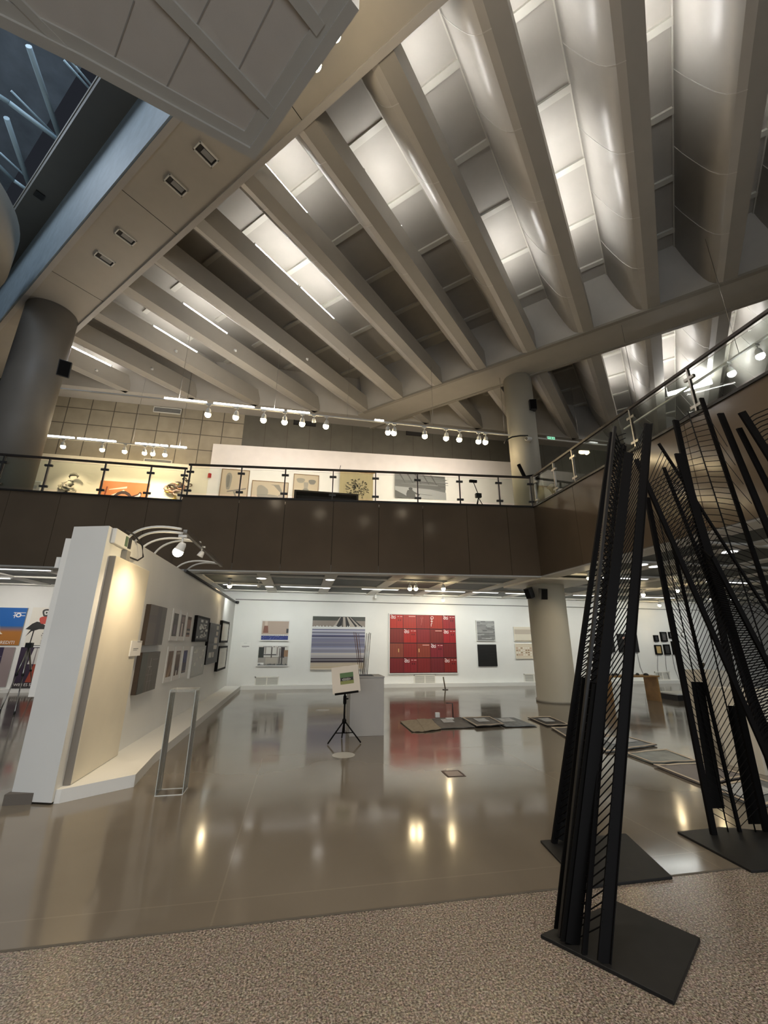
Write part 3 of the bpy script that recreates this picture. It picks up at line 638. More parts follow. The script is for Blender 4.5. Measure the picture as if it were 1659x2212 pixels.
for i, (px, py) in enumerate(((1573, 785), (1632, 740))):
    p = onx(px, py, 9.0); spotlight((9, p.y, 7.58), (12, p.y, 5.5), 'lit spotlight on the side gallery track, %s along it' % ('lower one', 'upper one')[i], 'spotlights on the side gallery track', look=(.2, 0, -1), sc=1.3, energy=L_TRACK, color=NEUT)
a_, b_ = onz(1442, 852, 10.5), onz(1538, 825, 10.5)
th = thing('hanging_tube', 'bright white hanging tube lamp seen through the side balcony glass', 'light', (a_ + b_) / 2)
MB().tube([a_, b_], .07, 10).build('tube', M_TUBE, th); MB().tube([a_ + Z_ * .2 for a_ in ()] or [a_ + Vector((0, 0, .07)), a_ + Vector((0, 0, 1.8))], .01, 5).build('hanger', M_STEEL, th); MB().tube([b_ + Vector((0, 0, .07)), b_ + Vector((0, 0, 1.8))], .01, 5).build('hanger', M_STEEL, th)
# round downlights on the cross strips
dl = [(565, 1248), (713, 1251), (582, 1266), (705, 1269)]
for i, px in enumerate(dl):
    p = onz(px[0], px[1], 3.32)
    th = thing('downlight', 'round white downlight on the ceiling strip %s' % ('above the two small photographs, nearer the balcony', 'above the striped picture, nearer the balcony', 'above the two small photographs, nearer the wall', 'above the striped picture, nearer the wall')[i], 'downlight', (p.x, p.y, 3.32), 'round downlights on the ceiling strips')
    MB().lathe((p.x, p.y, 0), [(.15, 3.30), (.17, 3.32)], 20).build('bezel', M_WPLAST, th); MB().lathe((p.x, p.y, 0), [(.13, 3.292), (.13, 3.299)], 20).build('lens', M_DOWN, th)
for i, px in enumerate(((1415, 1222), (1385, 1218), (1575, 1190), (1530, 1150), (1310, 1205))):
    p = onz(px[0], px[1], 3.32)
    th = thing('downlight', 'round downlight under the side balcony, %s' % ('seen between the two leaning towers', 'just left of the tall right bar', 'low between the far leaning bars', 'highest between the far leaning bars', 'behind the near black tower')[i], 'downlight', (p.x, p.y, 3.32), 'round downlights under the side balcony')
    MB().lathe((p.x, p.y, 0), [(.15, 3.30), (.17, 3.32)], 20).build('bezel', M_WPLAST, th); MB().lathe((p.x, p.y, 0), [(.13, 3.292), (.13, 3.299)], 20).build('lens', M_DOWN, th)
# extra lights over the entrance behind the viewer (they show as glints on floor and fascia)
for i, (x, y, z) in enumerate(((-1.6, .4, 7.9), (.6, -1.0, 7.9), (2.6, .5, 7.9), (-3.4, 2.2, 7.9), (4.2, -2.5, 7.9))):
    th = thing('downlight', ('ceiling downlight over the granite entrance, left of the entrance centre', 'ceiling downlight over the granite entrance, behind its centre', 'ceiling downlight over the granite entrance, right of its centre', 'ceiling downlight over the entrance nearest the partition', 'ceiling downlight over the entrance nearest the added fill panels')[i], 'downlight', (x, y, z), 'downlights over the entrance')
    MB().lathe((x, y, 0), [(.10, z - .02), (.12, z)], 16).build('bezel', M_WPLAST, th); MB().lathe((x, y, 0), [(.08, z - .028), (.08, z - .021)], 16).build('lens', mat('entrance lens', (1, 1, 1), .4, emit=(1, .85, .65), estr=30), th)
    spot_lamp((x, y, z - .05), (x, y + .3, 0), L_ENTRY, radians(150), WARM, parent=th, org=(x, y, z), rad=.06)
# spotlights hung along the soffit above the viewer; two of them show beside the canopy
for i, (p, lb) in enumerate(((onz(683, 126, 10.2), 'small lit spotlight under the soffit beside the canopy edge, lower of the two'), (onz(724, 62, 10.2), 'small lit spotlight under the soffit beside the canopy edge, upper of the two'),
                             (nt(2.9, .9, 10.2), 'soffit spotlight above the granite, first past the photo top'), (nt(2.9, -.8, 10.2), 'soffit spotlight above the granite, second past the photo top'), (nt(2.9, -3.0, 10.2), 'soffit spotlight above the granite, third past the photo top'))):
    th = spotlight(p + Vector((0, 0, .12)), (p.x * .6, p.y - 3.0 if i < 2 else p.y - .5, 0), lb, 'spotlights along the soffit', energy=L_SOFFIT, sc=1.5 if i < 2 else .9, body=M_WPLAST, size=radians(140), color=NEUT if i > 1 else WARM)
    MB().tube([(p.x, p.y, 10.32), (p.x, p.y, ZR)], .008, 5).build('rod', M_WPLAST, th)

# ------------------------------------------------------------------ railings
def railing(name, label, pts, zb, zt, posts, glassm=M_GLASS, postm=M_DSTEEL):
    """glass railing along the plan polyline pts (2 points); posts = fractions along it"""
    a, b = Vector((*pts[0], 0)), Vector((*pts[1], 0)); t = (b - a).normalized(); n = Vector((-t.y, t.x, 0)); L = (b - a).length
    th = thing(name, label, 'railing', (a.x, a.y, zb))
    MB().bar(a + Z * zt, b + Z * zt, .045, .05, n).build('handrail', M_RAIL, th)
    for q in posts:
        p = a + t * q
        ps_ = MB().bar(p + Z * zb, p + Z * (zt - .03), .05, .028, n).build('post', postm, th)
        for h in (zb + .14, zt - .2): MB().bar(p + Z * h - t * .09, p + Z * h + t * .09, .045, .05, n).build('clamp', postm, ps_)
    ps = [0] + [q for q in posts if q > .1] + ([L] if L - posts[-1] > .3 else [])
    for q0, q1 in zip(ps[:-1], ps[1:]):
        MB().bar(a + t * (q0 + .04) + Z * ((zb + zt) / 2 + .0), a + t * (q1 - .04) + Z * ((zb + zt) / 2), .012, (zt - zb) - .16, n).build('glass_pane', glassm, th)
    return th
railing('glass_railing', 'glass railing with dark posts on the left balcony before the cream wall', [(-10.5, 11.13), (-3.2, 11.13)], 5.09, 5.99, [1.6, 3.05, 4.05, 5.33, 6.42, 7.25])
L2 = [(-3.1, 10.86), (6.06, 9.845)]
railing('glass_railing', 'long glass railing with slim dark posts on the middle balcony', L2, 5.14, 6.0, [.06, 1.36, 2.5, 3.76, 4.9, 6.04, 7.2, 8.3, 9.2])
railing('glass_railing', 'glass railing with steel posts on the side balcony running towards the viewer', [(6.10, 9.76), (6.08, -6.0)], 5.14, 6.0, [.06, .98, 1.75, 3.6, 4.9, 6.4, 7.9, 9.4, 10.9], postm=M_STEEL)

# ------------------------------------------------------------------ artworks
def artwork(name, label, cat, org, u, n, wd, ht, patches=(), base=(.8, .8, .78), thick=.04, frame=None, fw=.03, mat_w=0, group=None, side=None):
    """a picture: org lower-left corner on the wall, u to the right, n out of the wall; patches = (poly in 0..1, colour)"""
    org = Vector(org); th = thing(name, label, cat, org, group)
    def pt(a, b, d): return org + u * a + Z * b + n * d
    def bx(mb, a0, a1, b0, b1, d0, d1): mb.hexa([pt(a0, b0, d0), pt(a1, b0, d0), pt(a1, b1, d0), pt(a0, b1, d0), pt(a0, b0, d1), pt(a1, b0, d1), pt(a1, b1, d1), pt(a0, b1, d1)])
    g = MB(); bx(g, 0, wd, 0, ht, 0.002, thick); g.build('backing', side or M_WPLAST, th)
    if frame:
        g = MB()
        for r in ((0, wd, ht - fw, ht), (0, wd, 0, fw), (0, fw, fw, ht - fw), (wd - fw, wd, fw, ht - fw)): bx(g, *r, thick, thick + .012)
        g.build('frame', frame, th)
    f = (fw if frame else 0) + mat_w
    me_v, me_f, cols = [], [], []
    def addp(poly, col, d):
        i = len(me_v); me_v.extend([tuple(pt(f + a * (wd - 2 * f), f + b * (ht - 2 * f), d) - org) for a, b in poly]); me_f.append(tuple(range(i, i + len(poly)))); cols.append(col)
    addp([(0, 0), (1, 0), (1, 1), (0, 1)], base, thick + .002)
    for k, (poly, col) in enumerate(patches):
        if len(poly) == 4 and not isinstance(poly[0], tuple): a0, b0, a1, b1 = poly; poly = [(a0, b0), (a1, b0), (a1, b1), (a0, b1)]
        addp(poly, col, thick + .0025 + .0004 * min(k, 18) * (1 if k < 18 else 1) + (.00002 * k))
    me = bpy.data.meshes.new('picture'); me.from_pydata(me_v, [], me_f); ca = me.color_attributes.new('Col', 'FLOAT_COLOR', 'CORNER')
    i = 0
    for p, c in zip(me.polygons, cols):
        for q in p.loop_indices: ca.data[q].color = (*c, 1)
    me.materials.append(PAINT); o = bpy.data.objects.new('picture', me); COL.objects.link(o); o.parent = th
    return th, pt, f
R = random.uniform
def jit(c, a=.15): k = 1 + R(-a, a); return tuple(max(0, min(1, q * k)) for q in c)
def rect_y(x0, y0, x1, y1, Yp): a = ony(x0, y0, Yp); b = ony(x1, y1, Yp); return (a.x, b.z, b.x - a.x, a.z - b.z)
def art_back(name, label, cat, x0, y0, x1, y1, **k):
    Yp = k.pop('Y', YW); X0, Z0, wd, ht = rect_y(x0, y0, x1, y1, Yp - k.get('thick', .04))
    return artwork(name, label, cat, (X0, Yp, Z0), X, -Y, wd, ht, **k)
# small photographs
pp = [((.0, .27, 1, 1), (.42, .33, .27)), ([(.05, .37), (.25, .37), (.22, .75), (.08, .75)], (.22, .10, .07)), ((.1, .75, .2, 1), (.55, .45, .38)), ((.92, .37, 1, .6), (.05, .05, .05)), ((0, .22, 1, .30), (.5, .5, .5)), ((0, 0, 1, .24), (.03, .05, .22))]
for k in range(40): a, b = R(0, .93), R(.01, .2); pp.append(([(a, b), (a + R(.03, .07), b + .02), (a + .04, b + .045)], random.choice([(.1, .14, .4), (.02, .03, .12), (.3, .35, .55)])))
for k in range(14): a = k / 14; pp.append(([(a, .22), (a + .07, .22), (a + .035, .22 + R(.04, .1))], (.6, .58, .56)))
art_back('photograph', 'small square photograph with pale wall above crumpled blue strip, upper of the pair', 'photograph', 565, 1339, 624, 1385, patches=pp, frame=M_WPLAST, fw=.04, thick=.05)
pp = [((0, .0, 1, .45), (.33, .31, .28)), ((0, .45, 1, 1), (.62, .61, .57)), ((.0, .4, .18, .95), (.03, .035, .03)), ((.75, .4, .88, .95), (.04, .03, .03)), ((.86, .45, 1, .8), (.28, .17, .1)), ((.15, .52, .6, .58), (.06, .06, .06)),
      ((.42, .2, .46, .95), (.08, .07, .06)), ((.2, .6, .25, .95), (.3, .28, .25)), ((.6, .5, .66, .95), (.35, .32, .3)), ((.7, .1, .73, .9), (.06, .05, .05)), ((.78, .02, .82, .5), (.05, .05, .05)), ((.0, 0, .2, .14), (.8, .8, .78)), ((.25, .1, .65, .4), (.42, .38, .33))]
for k in range(22): a = k / 22; pp.append(([(a, 0), (a + .05, 0), (a + .03, R(.03, .13))], (.02, .04, .05)))
for k in range(20): a = k / 20; pp.append(((a, .95, a + .03, 1), random.choice([(.1, .1, .1), (.5, .45, .4)])))
art_back('photograph', 'small square photograph of a dark-pillared interior, lower of the pair', 'photograph', 558, 1394, 622, 1439, patches=pp, frame=M_WPLAST, fw=.03, thick=.05)
# striped picture
pp = [((0, .86, 1, 1), (.05, .055, .045)), ((0, .80, 1, .92), (.25, .21, .18))]
for k in range(16):
    a = .45 + k * .035; pp.append(([(a - .06 + R(-.04, .04), .8), (a + R(-.02, .0), .8), (.62 + (a - .7) * .4, .99), (.6 + (a - .7) * .4, .99)], random.choice([(.01, .01, .01), (.02, .02, .02), (.4, .35, .3)])))
for k in range(36): a = R(0, .97); pp.append(([(a, R(.76, .79)), (a + .04, .775), (a + .02, R(.8, .835))], (.65, .65, .65)))
pp.append(((0, .755, 1, .79), (.62, .62, .62)))
y = 0.0; k = 0
while y < .755:
    h = random.choice([.006, .01, .014, .02, .026]); z_ = y / .755
    if z_ < .16: c = random.choice([(.30, .22, .14), (.45, .36, .25), (.12, .08, .05), (.55, .48, .38)])
    elif z_ < .4: c = random.choice([(.18, .16, .18), (.42, .40, .42), (.04, .03, .04), (.5, .46, .42), (.14, .14, .2)])
    else: c = random.choice([(.16, .16, .24), (.30, .30, .38), (.50, .50, .58), (.05, .05, .10), (.20, .21, .30), (.24, .24, .30), (.12, .13, .24)])
    pp.append(((0, y, 1, y + h), jit(c))); y += h
art_back('photograph', 'large photograph of grey and blue horizontal stripes with dark roots on top', 'photograph', 676, 1331, 787, 1446, patches=pp, frame=None, thick=.06)
# the red container picture
pp = []; base = [(.42, .02, .01), (.42, .03, .015), (.30, .025, .018), (.33, .025, .01), (.26, .012, .015), (.22, .02, .015), (.36, .015, .01), (.25, .018, .02), (.2, .02, .015), (.30, .008, .012),
        (.26, .055, .03), (.27, .02, .015), (.25, .04, .02), (.19, .012, .02), (.17, .012, .012), (.2, .012, .015), (.22, .01, .015), (.22, .015, .015), (.17, .014, .018), (.21, .015, .012)]
for r in range(4):
    for c in range(5):
        x0, y1 = c / 5 + .004, 1 - r / 4 - .006; x1, y0 = x0 + .192, y1 - .236; col = base[r * 5 + c]
        pp.append(((x0, y0, x1, y1), col))
        if (r, c) in ((0, 0), (0, 4), (1, 1), (1, 4), (2, 3), (3, 1), (3, 4)):
            pp.append(((x0 + .095, y0, x0 + .098, y1), tuple(q * .4 for q in col)))
            for e in (.12, .15): pp.append(((x0 + e, y0 + .13, x0 + e + .014, y0 + .16), tuple(q * .35 for q in col)))
            pp.append(((x0 + .11, y1 - .035, x0 + .135, y1 - .025), (.7, .4, .38))); pp.append(((x0 + .15, y1 - .035, x0 + .185, y1 - .025), (.7, .4, .38)))
            for e in range(4): a = x0 + .01 + e * .045; pp.append(((a, y0 + .01, a + .004, y0 + .15), tuple(q * .7 for q in col)))
        else:
            for e in range(9): a = x0 + .008 + e * .0205; pp.append(((a, y0 + .01, a + .009, y1 - .012), tuple(q * (.62 if (e + r) % 2 else .74) for q in col)))
        if (r, c) in ((0, 1), (1, 3), (2, 2)): pp.append(((x0 + .08, y1 - .03, x0 + .18, y1 - .02), (.8, .45, .4)))
        if (r, c) in ((2, 0), (2, 2)): pp.append(((x0 + .12 if c == 0 else x0 + .02, y0 + .09, x0 + .132 if c == 0 else x0 + .034, y0 + .15), (.65, .38, .15)))
    pp.append(((0, 1 - (r + 1) * .25 - .002, 1, 1 - (r + 1) * .25 + .010), (.035, .008, .008)))
th, pt, f = art_back('photograph', 'big square photograph of a wall of stacked red shipping containers', 'photograph', 840, 1325, 990, 1455, patches=pp, base=(.06, .008, .008), frame=M_WPLAST, fw=.035, thick=.06)
X0, Z0, wd, ht = rect_y(840, 1325, 990, 1455, YW - .06); g = MB()
def rp(a, b): return pt(f + a * (wd - 2 * f), f + b * (ht - 2 * f), .0755)
for r, c in ((0, 0), (0, 4), (1, 1), (1, 4), (2, 3), (3, 1), (3, 4)):
    text_mesh('dti', .19, g, rp(c / 5 + .012, 1 - r / 4 - .075), X, Z, -Y); p = rp(c / 5 + .016, 1 - r / 4 - .022); g.hexa([p, p + X * .03, p + X * .03 + Z * .03, p + Z * .03] + [q - Y * .001 for q in (p, p + X * .03, p + X * .03 + Z * .03, p + Z * .03)])
for i_, ch in enumerate('OTTI'):
    text_mesh(ch, .16, g, rp(.615, .925 - i_ * .043), X, Z, -Y)
g.build('lettering', mat('white container lettering', (.85, .82, .80), .6), th); g = MB()
for i_, ch in enumerate('OTTI'): text_mesh(ch, .13, g, rp(.465, .925 - i_ * .036), X, Z, -Y)
g.build('lettering', mat('faded red lettering', (.5, .12, .10), .6), th)
# grey relief, black square, cream works
pp = []
for r in range(15):
    a = 0
    while a < 1: wq = R(.15, .5); v = R(.18, .42); pp.append(((a, r / 15 + .006, min(1, a + wq), (r + 1) / 15 - R(.0, .02)), (v, v, v * .97))); a += wq
art_back('relief_picture', 'grey relief picture of narrow stacked strips above the black square', 'artwork', 1028, 1340, 1071, 1385, patches=pp, base=(.12, .12, .115), frame=M_WPLAST, fw=.02, thick=.05)
pp = [((R(0, .5), k / 14, R(.55, 1), k / 14 + .02), (.012, .012, .012)) for k in range(14)]
art_back('relief_picture', 'plain black square picture under the grey relief', 'artwork', 1032, 1392, 1075, 1439, patches=pp, base=(.006, .006, .006), thick=.05, side=M_BLACK)
art_back('relief_picture', 'cream picture with a broad beige band, upper one left of the round column', 'artwork', 1109, 1354, 1155, 1386, patches=[((0, .5, 1, .85), (.50, .44, .36)), ((0, 0, 1, .05), (.3, .25, .18))], base=(.70, .65, .54), thick=.05, frame=M_CREAM, fw=.02)
pp = [((.02 + c * .115, .2 + r * .16, .10 + c * .115, .27 + r * .16), random.choice([(.85, .8, .72), (.3, .18, .1), (.55, .35, .25)])) for r in range(4) for c in range(8)]
art_back('relief_picture', 'cream picture with rows of small brown marks, lower one left of the round column', 'artwork', 1112, 1390, 1160, 1423, patches=pp, base=(.68, .60, .47), thick=.05, frame=M_CREAM, fw=.02)
pp = [((R(0, .9), R(0, .9), R(0, .9) + .1, R(0, .9) + .06), random.choice([(.85, .75, .65), (.35, .18, .08), (.6, .4, .28)])) for _ in range(30)]
pp = []
for _ in range(40): a, b = R(0, .88), R(0, .9); pp.append(((a, b, a + .1, b + .07), random.choice([(.85, .75, .65), (.35, .18, .08), (.6, .4, .28)])))
art_back('relief_picture', 'mottled tan and cream picture, upper one right of the round column', 'artwork', 1188, 1356, 1231, 1386, patches=pp, base=(.62, .5, .36), thick=.05, side=M_WOOD)
art_back('relief_picture', 'orange brown picture with cream blocks, lower one right of the round column', 'artwork', 1190, 1391, 1235, 1421, patches=[((.2, .55, 1, .8), (.75, .6, .4)), ((0, .8, 1, 1), (.3, .12, .04)), ((.6, .1, .9, .45), (.85, .7, .5))], base=(.45, .20, .06), thick=.05, side=M_WOOD)
# black screens and dark frames
def blob(cx, cy, rx, ry, n=14, ph=0, wob=.15): return [(cx + rx * (1 + wob * sin(3 * t_ + ph)) * cos(t_), cy + ry * (1 + wob * cos(2 * t_ + ph)) * sin(t_)) for t_ in [2 * pi * k / n for k in range(n)]]
art_back('wall_screen', 'black square screen glimpsed between the bars, left of its twin', 'screen', 1288, 1369, 1330, 1409, patches=[], base=(.01, .01, .01), thick=.06, side=M_BLACK)
art_back('wall_screen', 'black square screen showing a pale face profile', 'screen', 1333, 1369, 1382, 1409, patches=[(blob(.33, .75, .10, .10), (.45, .28, .22)), (blob(.40, .55, .07, .10, ph=1), (.35, .20, .15)), (blob(.34, .33, .09, .16, ph=2), (.42, .25, .2)), (blob(.32, .14, .07, .07), (.3, .16, .13))], base=(.008, .008, .008), thick=.06, side=M_BLACK)
fr = [(1412, 1372, 1424, 1386, 'small plain black frame, top left of the dark frame cluster', (.02, .02, .025)), (1426, 1365, 1443, 1386, 'tall black frame with dim figure, top row of the cluster', (.05, .05, .05)), (1444, 1365, 1459, 1379, 'small black frame with grey print, top right of the cluster', (.10, .10, .10)),
      (1414, 1393, 1432, 1414, 'black frame with a gold sheet, lower left of the cluster', (.45, .33, .15)), (1433, 1392, 1450, 1414, 'black frame with dark print, lower row middle of the cluster', (.03, .03, .03)), (1450, 1385, 1467, 1414, 'black frame with lines of pale text, lower right of the cluster', (.05, .045, .04))]
for i_, (x0, y0, x1, y1, lb, c) in enumerate(fr):
    pt_ = []
    if i_ == 1: pt_ = [(blob(.5, .6, .2, .2), (.12, .11, .10)), ((.3, 0, .7, .45), (.09, .08, .08))]
    if i_ == 5: pt_ = [((.1, .1 + k * .1, .9, .14 + k * .1), (.5, .48, .45)) for k in range(8)]
    art_back('framed_picture', lb, 'framed picture', x0, y0, x1, y1, patches=pt_, base=c, frame=M_BLACK, fw=.05, thick=.05, side=M_BLACK, group='cluster of dark frames on the back wall')
p = ony(1474, 1371, YW)
th = thing('wall_clock', 'small round pale dial with dark rim hanging on a cord', 'clock', (p.x, YW, p.z))
MB().lathe((p.x, YW - .04, p.z), [(.10, 0), (.10, .035)], 24, Y).build('dial', M_WHITE, th); MB().tube([(p.x + .1 * cos(a), YW - .045, p.z + .1 * sin(a)) for a in [2 * pi * k / 20 for k in range(21)]], .012, 6).build('rim', M_DSTEEL, th)
MB().tube([(p.x, YW - .03, p.z + .1), (p.x - .02, YW - .02, p.z + .26)], .005, 5).build('cord', M_CABLE, th)
# wires down from the frames
for i_, (x0, y0, x1, y1) in enumerate(((1326, 1409, 1324, 1470), (1376, 1409, 1395, 1468), (1421, 1414, 1424, 1468), (1437, 1414, 1446, 1470), (1452, 1414, 1468, 1470))):
    a = ony(x0, y0, YW - .02); b = ony(x1, y1, YW - .02); m = (a + b) / 2 + Vector((-.06, 0, -.05))
    tag(MB().tube([a, a * .7 + m * .3, m, m * .4 + b * .6, b], .008, 5).build('wall_cable', mat('thin grey cable', (.12, .12, .12), .6)), 'thin cable trailing down the white wall below %s' % ('the left black screen', 'the face profile screen', 'the gold sheet frame', 'the lower middle dark frame', 'the pale text frame')[i_], 'cable', 'cables below the dark frames')
# paper signs
th, pt, f = art_back('paper_notice', 'white folded paper notice on the wall left of the small photographs', 'notice', 520, 1387, 541, 1404, patches=[((.15, .42, .85, .5), (.1, .1, .1)), ((.2, .3, .6, .34), (.45, .45, .45)), ((.3, .85, .6, .88), (.4, .4, .4))], base=(.82, .82, .79), thick=.015)

# ------------------------------------------------------------------ free-standing partition on the left
XP = -2.35
pw = thing('partition_wall', 'tall white free-standing partition hung with framed works', 'partition', (XP, 5.5, 0))
MB().prism([(-2.80, 5.60), (XP - .002, 5.46), (XP - .002, YW), (-2.80, YW)], .02, 2.93).build('panel', M_WHITE, pw)
g = MB(); g.box((-2.86, 5.60, 1.0), (-2.80, 5.9, 2.78)); g.box((-2.92, 5.62, 2.42), (-2.86, 5.9, 2.55)); g.build('side_block', M_WHITE, pw)
MB().box((XP, 5.63, .127), (XP + .075, 6.86, 2.60)).build('raised_panel', M_CREAM, pw, bevel=.01)
MB().box((XP + .001, 5.622, .127), (XP + .07, 5.632, 2.59)).build('panel_shade', mat('shaded panel side', (.24, .215, .185), .6), pw)  # panel's unlit side painted in as a darker grey strip
MB().box((-2.82, 5.52, 0), (-2.56, 5.62, .10)).build('base_plate', mat('worn base board', (.14, .12, .10), .7), pw)
MB().tube([(XP + .02, 9.0, 2.95), (XP + .02, YW, 2.95)], .03, 8).build('top_rail', M_DSTEEL, pw)
lg = MB().prism([(XP - .0, 5.50), (-2.30, 5.50), (-1.74, 5.92), (-1.82, 6.9), (-1.84, 16.02), (XP, 16.02)], 0, .125).build('plinth_ledge', M_WHITE)
tag(lg, 'low white ledge running along the foot of the partition', 'ledge')
def art_part(name, label, cat, x0, y0, x1, y1, **k):
    a = onx(x0, y0, XP + k.get('thick', .04)); b = onx(x1, y1, XP + k.get('thick', .04))
    return artwork(name, label, cat, (XP, a.y, b.z), Y, X, b.y - a.y, a.z - b.z, **k)
dkf = mat('dark bronze frame edge', (.05, .035, .025), .4)
art_part('framed_picture', 'large dim brown-grey panel picture, upper one near the partition front', 'framed picture', 327, 1305, 349, 1393, patches=[((.45, 0, .7, 1), (.085, .07, .075)), ((.7, 0, 1, 1), (.12, .11, .10)), ((0, .55, .45, .75), (.10, .085, .085))], base=(.115, .10, .09), thick=.07, side=dkf)
art_part('framed_picture', 'large dim panel picture with pale plan drawing, lower one near the partition front', 'framed picture', 308, 1410, 334, 1488, patches=[((.5, .55, .52, .85), (.4, .38, .35)), ((.4, .62, .6, .635), (.4, .38, .35)), ((.6, .8, .9, .81), (.3, .28, .26)), ((.45, 0, .47, .55), (.25, .23, .2)), ((.6, .05, .62, .55), (.22, .2, .18)), ((.4, .25, .7, .26), (.28, .26, .23)), ((.35, .42, .7, .43), (.28, .26, .23)), ((0, 0, .3, 1), (.07, .075, .065))], base=(.105, .095, .08), thick=.07, side=dkf)
tri = [(374, 1314, 379, 1384), (390, 1318, 394, 1384), (404, 1323, 409, 1384), (362, 1396, 369, 1470), (379, 1396, 385, 1466), (395, 1396, 400, 1460)]
tl = ['upper row, nearest the dim panels', 'upper row, middle', 'upper row, farthest', 'lower row, nearest the dim panels', 'lower row, middle', 'lower row, blue-toned']
sub = [[((0, 0, 1, 1), (.07, .055, .05)), ((.3, .1, .7, .5), (.14, .1, .12)), ((.2, .7, .8, .74), (.02, .02, .02))], [((0, 0, 1, 1), (.12, .09, .09)), ((.3, 0, .6, .6), (.75, .65, .6)), ((.2, .65, .8, .9), (.3, .22, .2))],
       [((0, 0, 1, 1), (.32, .2, .15)), ((0, .85, 1, 1), (.08, .04, .03)), ((.1, .3, .9, .4), (.02, .02, .02)), ((.1, .1, .9, .2), (.02, .02, .02)), ((0, .2, 1, .3), (.5, .42, .36))],
       [((0, 0, 1, 1), (.16, .09, .05)), ([(0, 0), (.4, 0), (1, .7), (1, .9)], (.28, .18, .1)), ([(.3, 0), (.5, 0), (1, .4), (1, .5)], (.4, .28, .18))], [((0, 0, 1, 1), (.13, .08, .055)), ([(0, .5), (.6, .2), (1, .5), (1, .3), (.6, 0), (0, .3)], (.05, .03, .03)), ((.4, 0, .6, .2), (.85, .8, .75)), ((.1, .85, .9, .95), (.35, .28, .22))],
       [((0, 0, 1, 1), (.03, .03, .12)), ((0, 0, 1, .45), (.04, .03, .05)), ((0, .05, 1, .08), (.25, .15, .1)), ((.2, .6, .6, .9), (.05, .05, .2))]]
for (x0, y0, x1, y1), lb, sp in zip(tri, tl, sub):
    a = onx(x0, y0, XP); b = onx(x1, y1, XP); wq = .40
    pts_ = [((.14, .14, .86, .86), sp[0][1])]
    for poly, c in sp[1:]:
        if not isinstance(poly[0], tuple): poly = (.14 + .72 * poly[0], .14 + .72 * poly[1], .14 + .72 * poly[2], .14 + .72 * poly[3])
        else: poly = [(.14 + .72 * u_, .14 + .72 * v_) for u_, v_ in poly]
        pts_.append((poly, c))
    artwork('narrow_print', 'narrow white-bordered print of the set of six, ' + lb, 'print', (XP, a.y, b.z), Y, X, min(max(.3, b.y - a.y), .44), a.z - b.z, patches=pts_, base=(.82, .80, .77), thick=.02, group='six narrow white-bordered prints')
def collage(n, lo=.5, hi=.8):
    r = []
    for _ in range(n): a, b = R(.02, .8), R(.02, .85); v = R(lo, hi); r.append(((a, b, a + R(.06, .2), b + R(.04, .13)), (v, v, v * .93)))
    return r
art_part('framed_picture', 'black framed picture filled with small pale paper squares, upper', 'framed picture', 427, 1329, 447, 1386, patches=collage(26), base=(.01, .01, .01), frame=M_BLACK, fw=.05, thick=.06, side=M_BLACK)
art_part('framed_picture', 'pale framed picture of white paper scraps, below the black framed one', 'framed picture', 418, 1396, 437, 1456, patches=collage(22, .55, .85), base=(.55, .56, .54), frame=mat('pale grey frame', (.4, .4, .38), .4), fw=.03, thick=.05)
art_part('framed_picture', 'tall black picture with a few pale squares, between the paired frames', 'framed picture', 455, 1345, 468, 1430, patches=[((.6, .85, .8, .95), (.5, .48, .4)), ((.6, .7, .8, .8), (.55, .5, .42)), ((.5, .5, .8, .65), (.6, .56, .48)), ((.5, .35, .8, .45), (.6, .56, .48)), ((.15, .15, .4, .28), (.6, .58, .5)), ((.45, .15, .6, .28), (.6, .58, .5))], base=(.025, .02, .018), thick=.07, side=M_BLACK)
art_part('framed_picture', 'narrow black-framed white sheet near the wall corner, upper', 'framed picture', 481, 1340, 491, 1388, patches=[((.3, .2, .7, .8), (.72, .70, .62))], base=(.78, .77, .70), frame=M_BLACK, fw=.06, thick=.07, side=M_BLACK)
art_part('framed_picture', 'narrow black-framed white sheet near the wall corner, lower', 'framed picture', 474, 1396, 486, 1444, patches=[((.3, .2, .7, .8), (.70, .69, .63))], base=(.78, .77, .70), frame=M_BLACK, fw=.06, thick=.07, side=M_BLACK)
art_part('paper_notice', 'white paper notice with small print on the partition by the dim panels', 'notice', 286, 1384, 302, 1416, patches=[((.2, .45, .7, .5), (.2, .2, .2)), ((.2, .36, .6, .39), (.2, .2, .2)), ((.5, .9, .95, .95), (.3, .3, .3))], base=(.82, .80, .75), thick=.09)
# junction box, plug and cable on the partition top corner
th = thing('junction_box', 'white electrical junction box with socket on the partition top corner', 'junction box', (XP + .04, 5.75, 2.8))
MB().box((XP, 5.56, 2.74), (XP + .05, 6.0, 2.93)).build('plate', M_WPLAST, th, bevel=.008)
MB().box((XP + .05, 5.86, 2.77), (XP + .058, 5.93, 2.90)).build('switch', mat('green switch', (.10, .16, .10), .4), th)
MB().box((XP + .05, 5.96, 2.76), (XP + .07, 6.02, 2.90)).build('breaker', M_DSTEEL, th)
MB().box((XP + .0, 5.93, 2.60), (XP + .07, 6.05, 2.73)).build('plug', mat('grey plug', (.25, .24, .22), .5), th)
cb = [Vector((XP + .05, 5.8, 2.96)), Vector((XP + .07, 6.05, 2.97)), Vector((XP + .09, 6.35, 2.88)), Vector((XP + .09, 6.45, 2.74)), Vector((XP + .08, 6.3, 2.66)), Vector((XP + .06, 6.05, 2.66))]
MB().tube(cb, .012, 8).build('cable', M_CABLE, th)
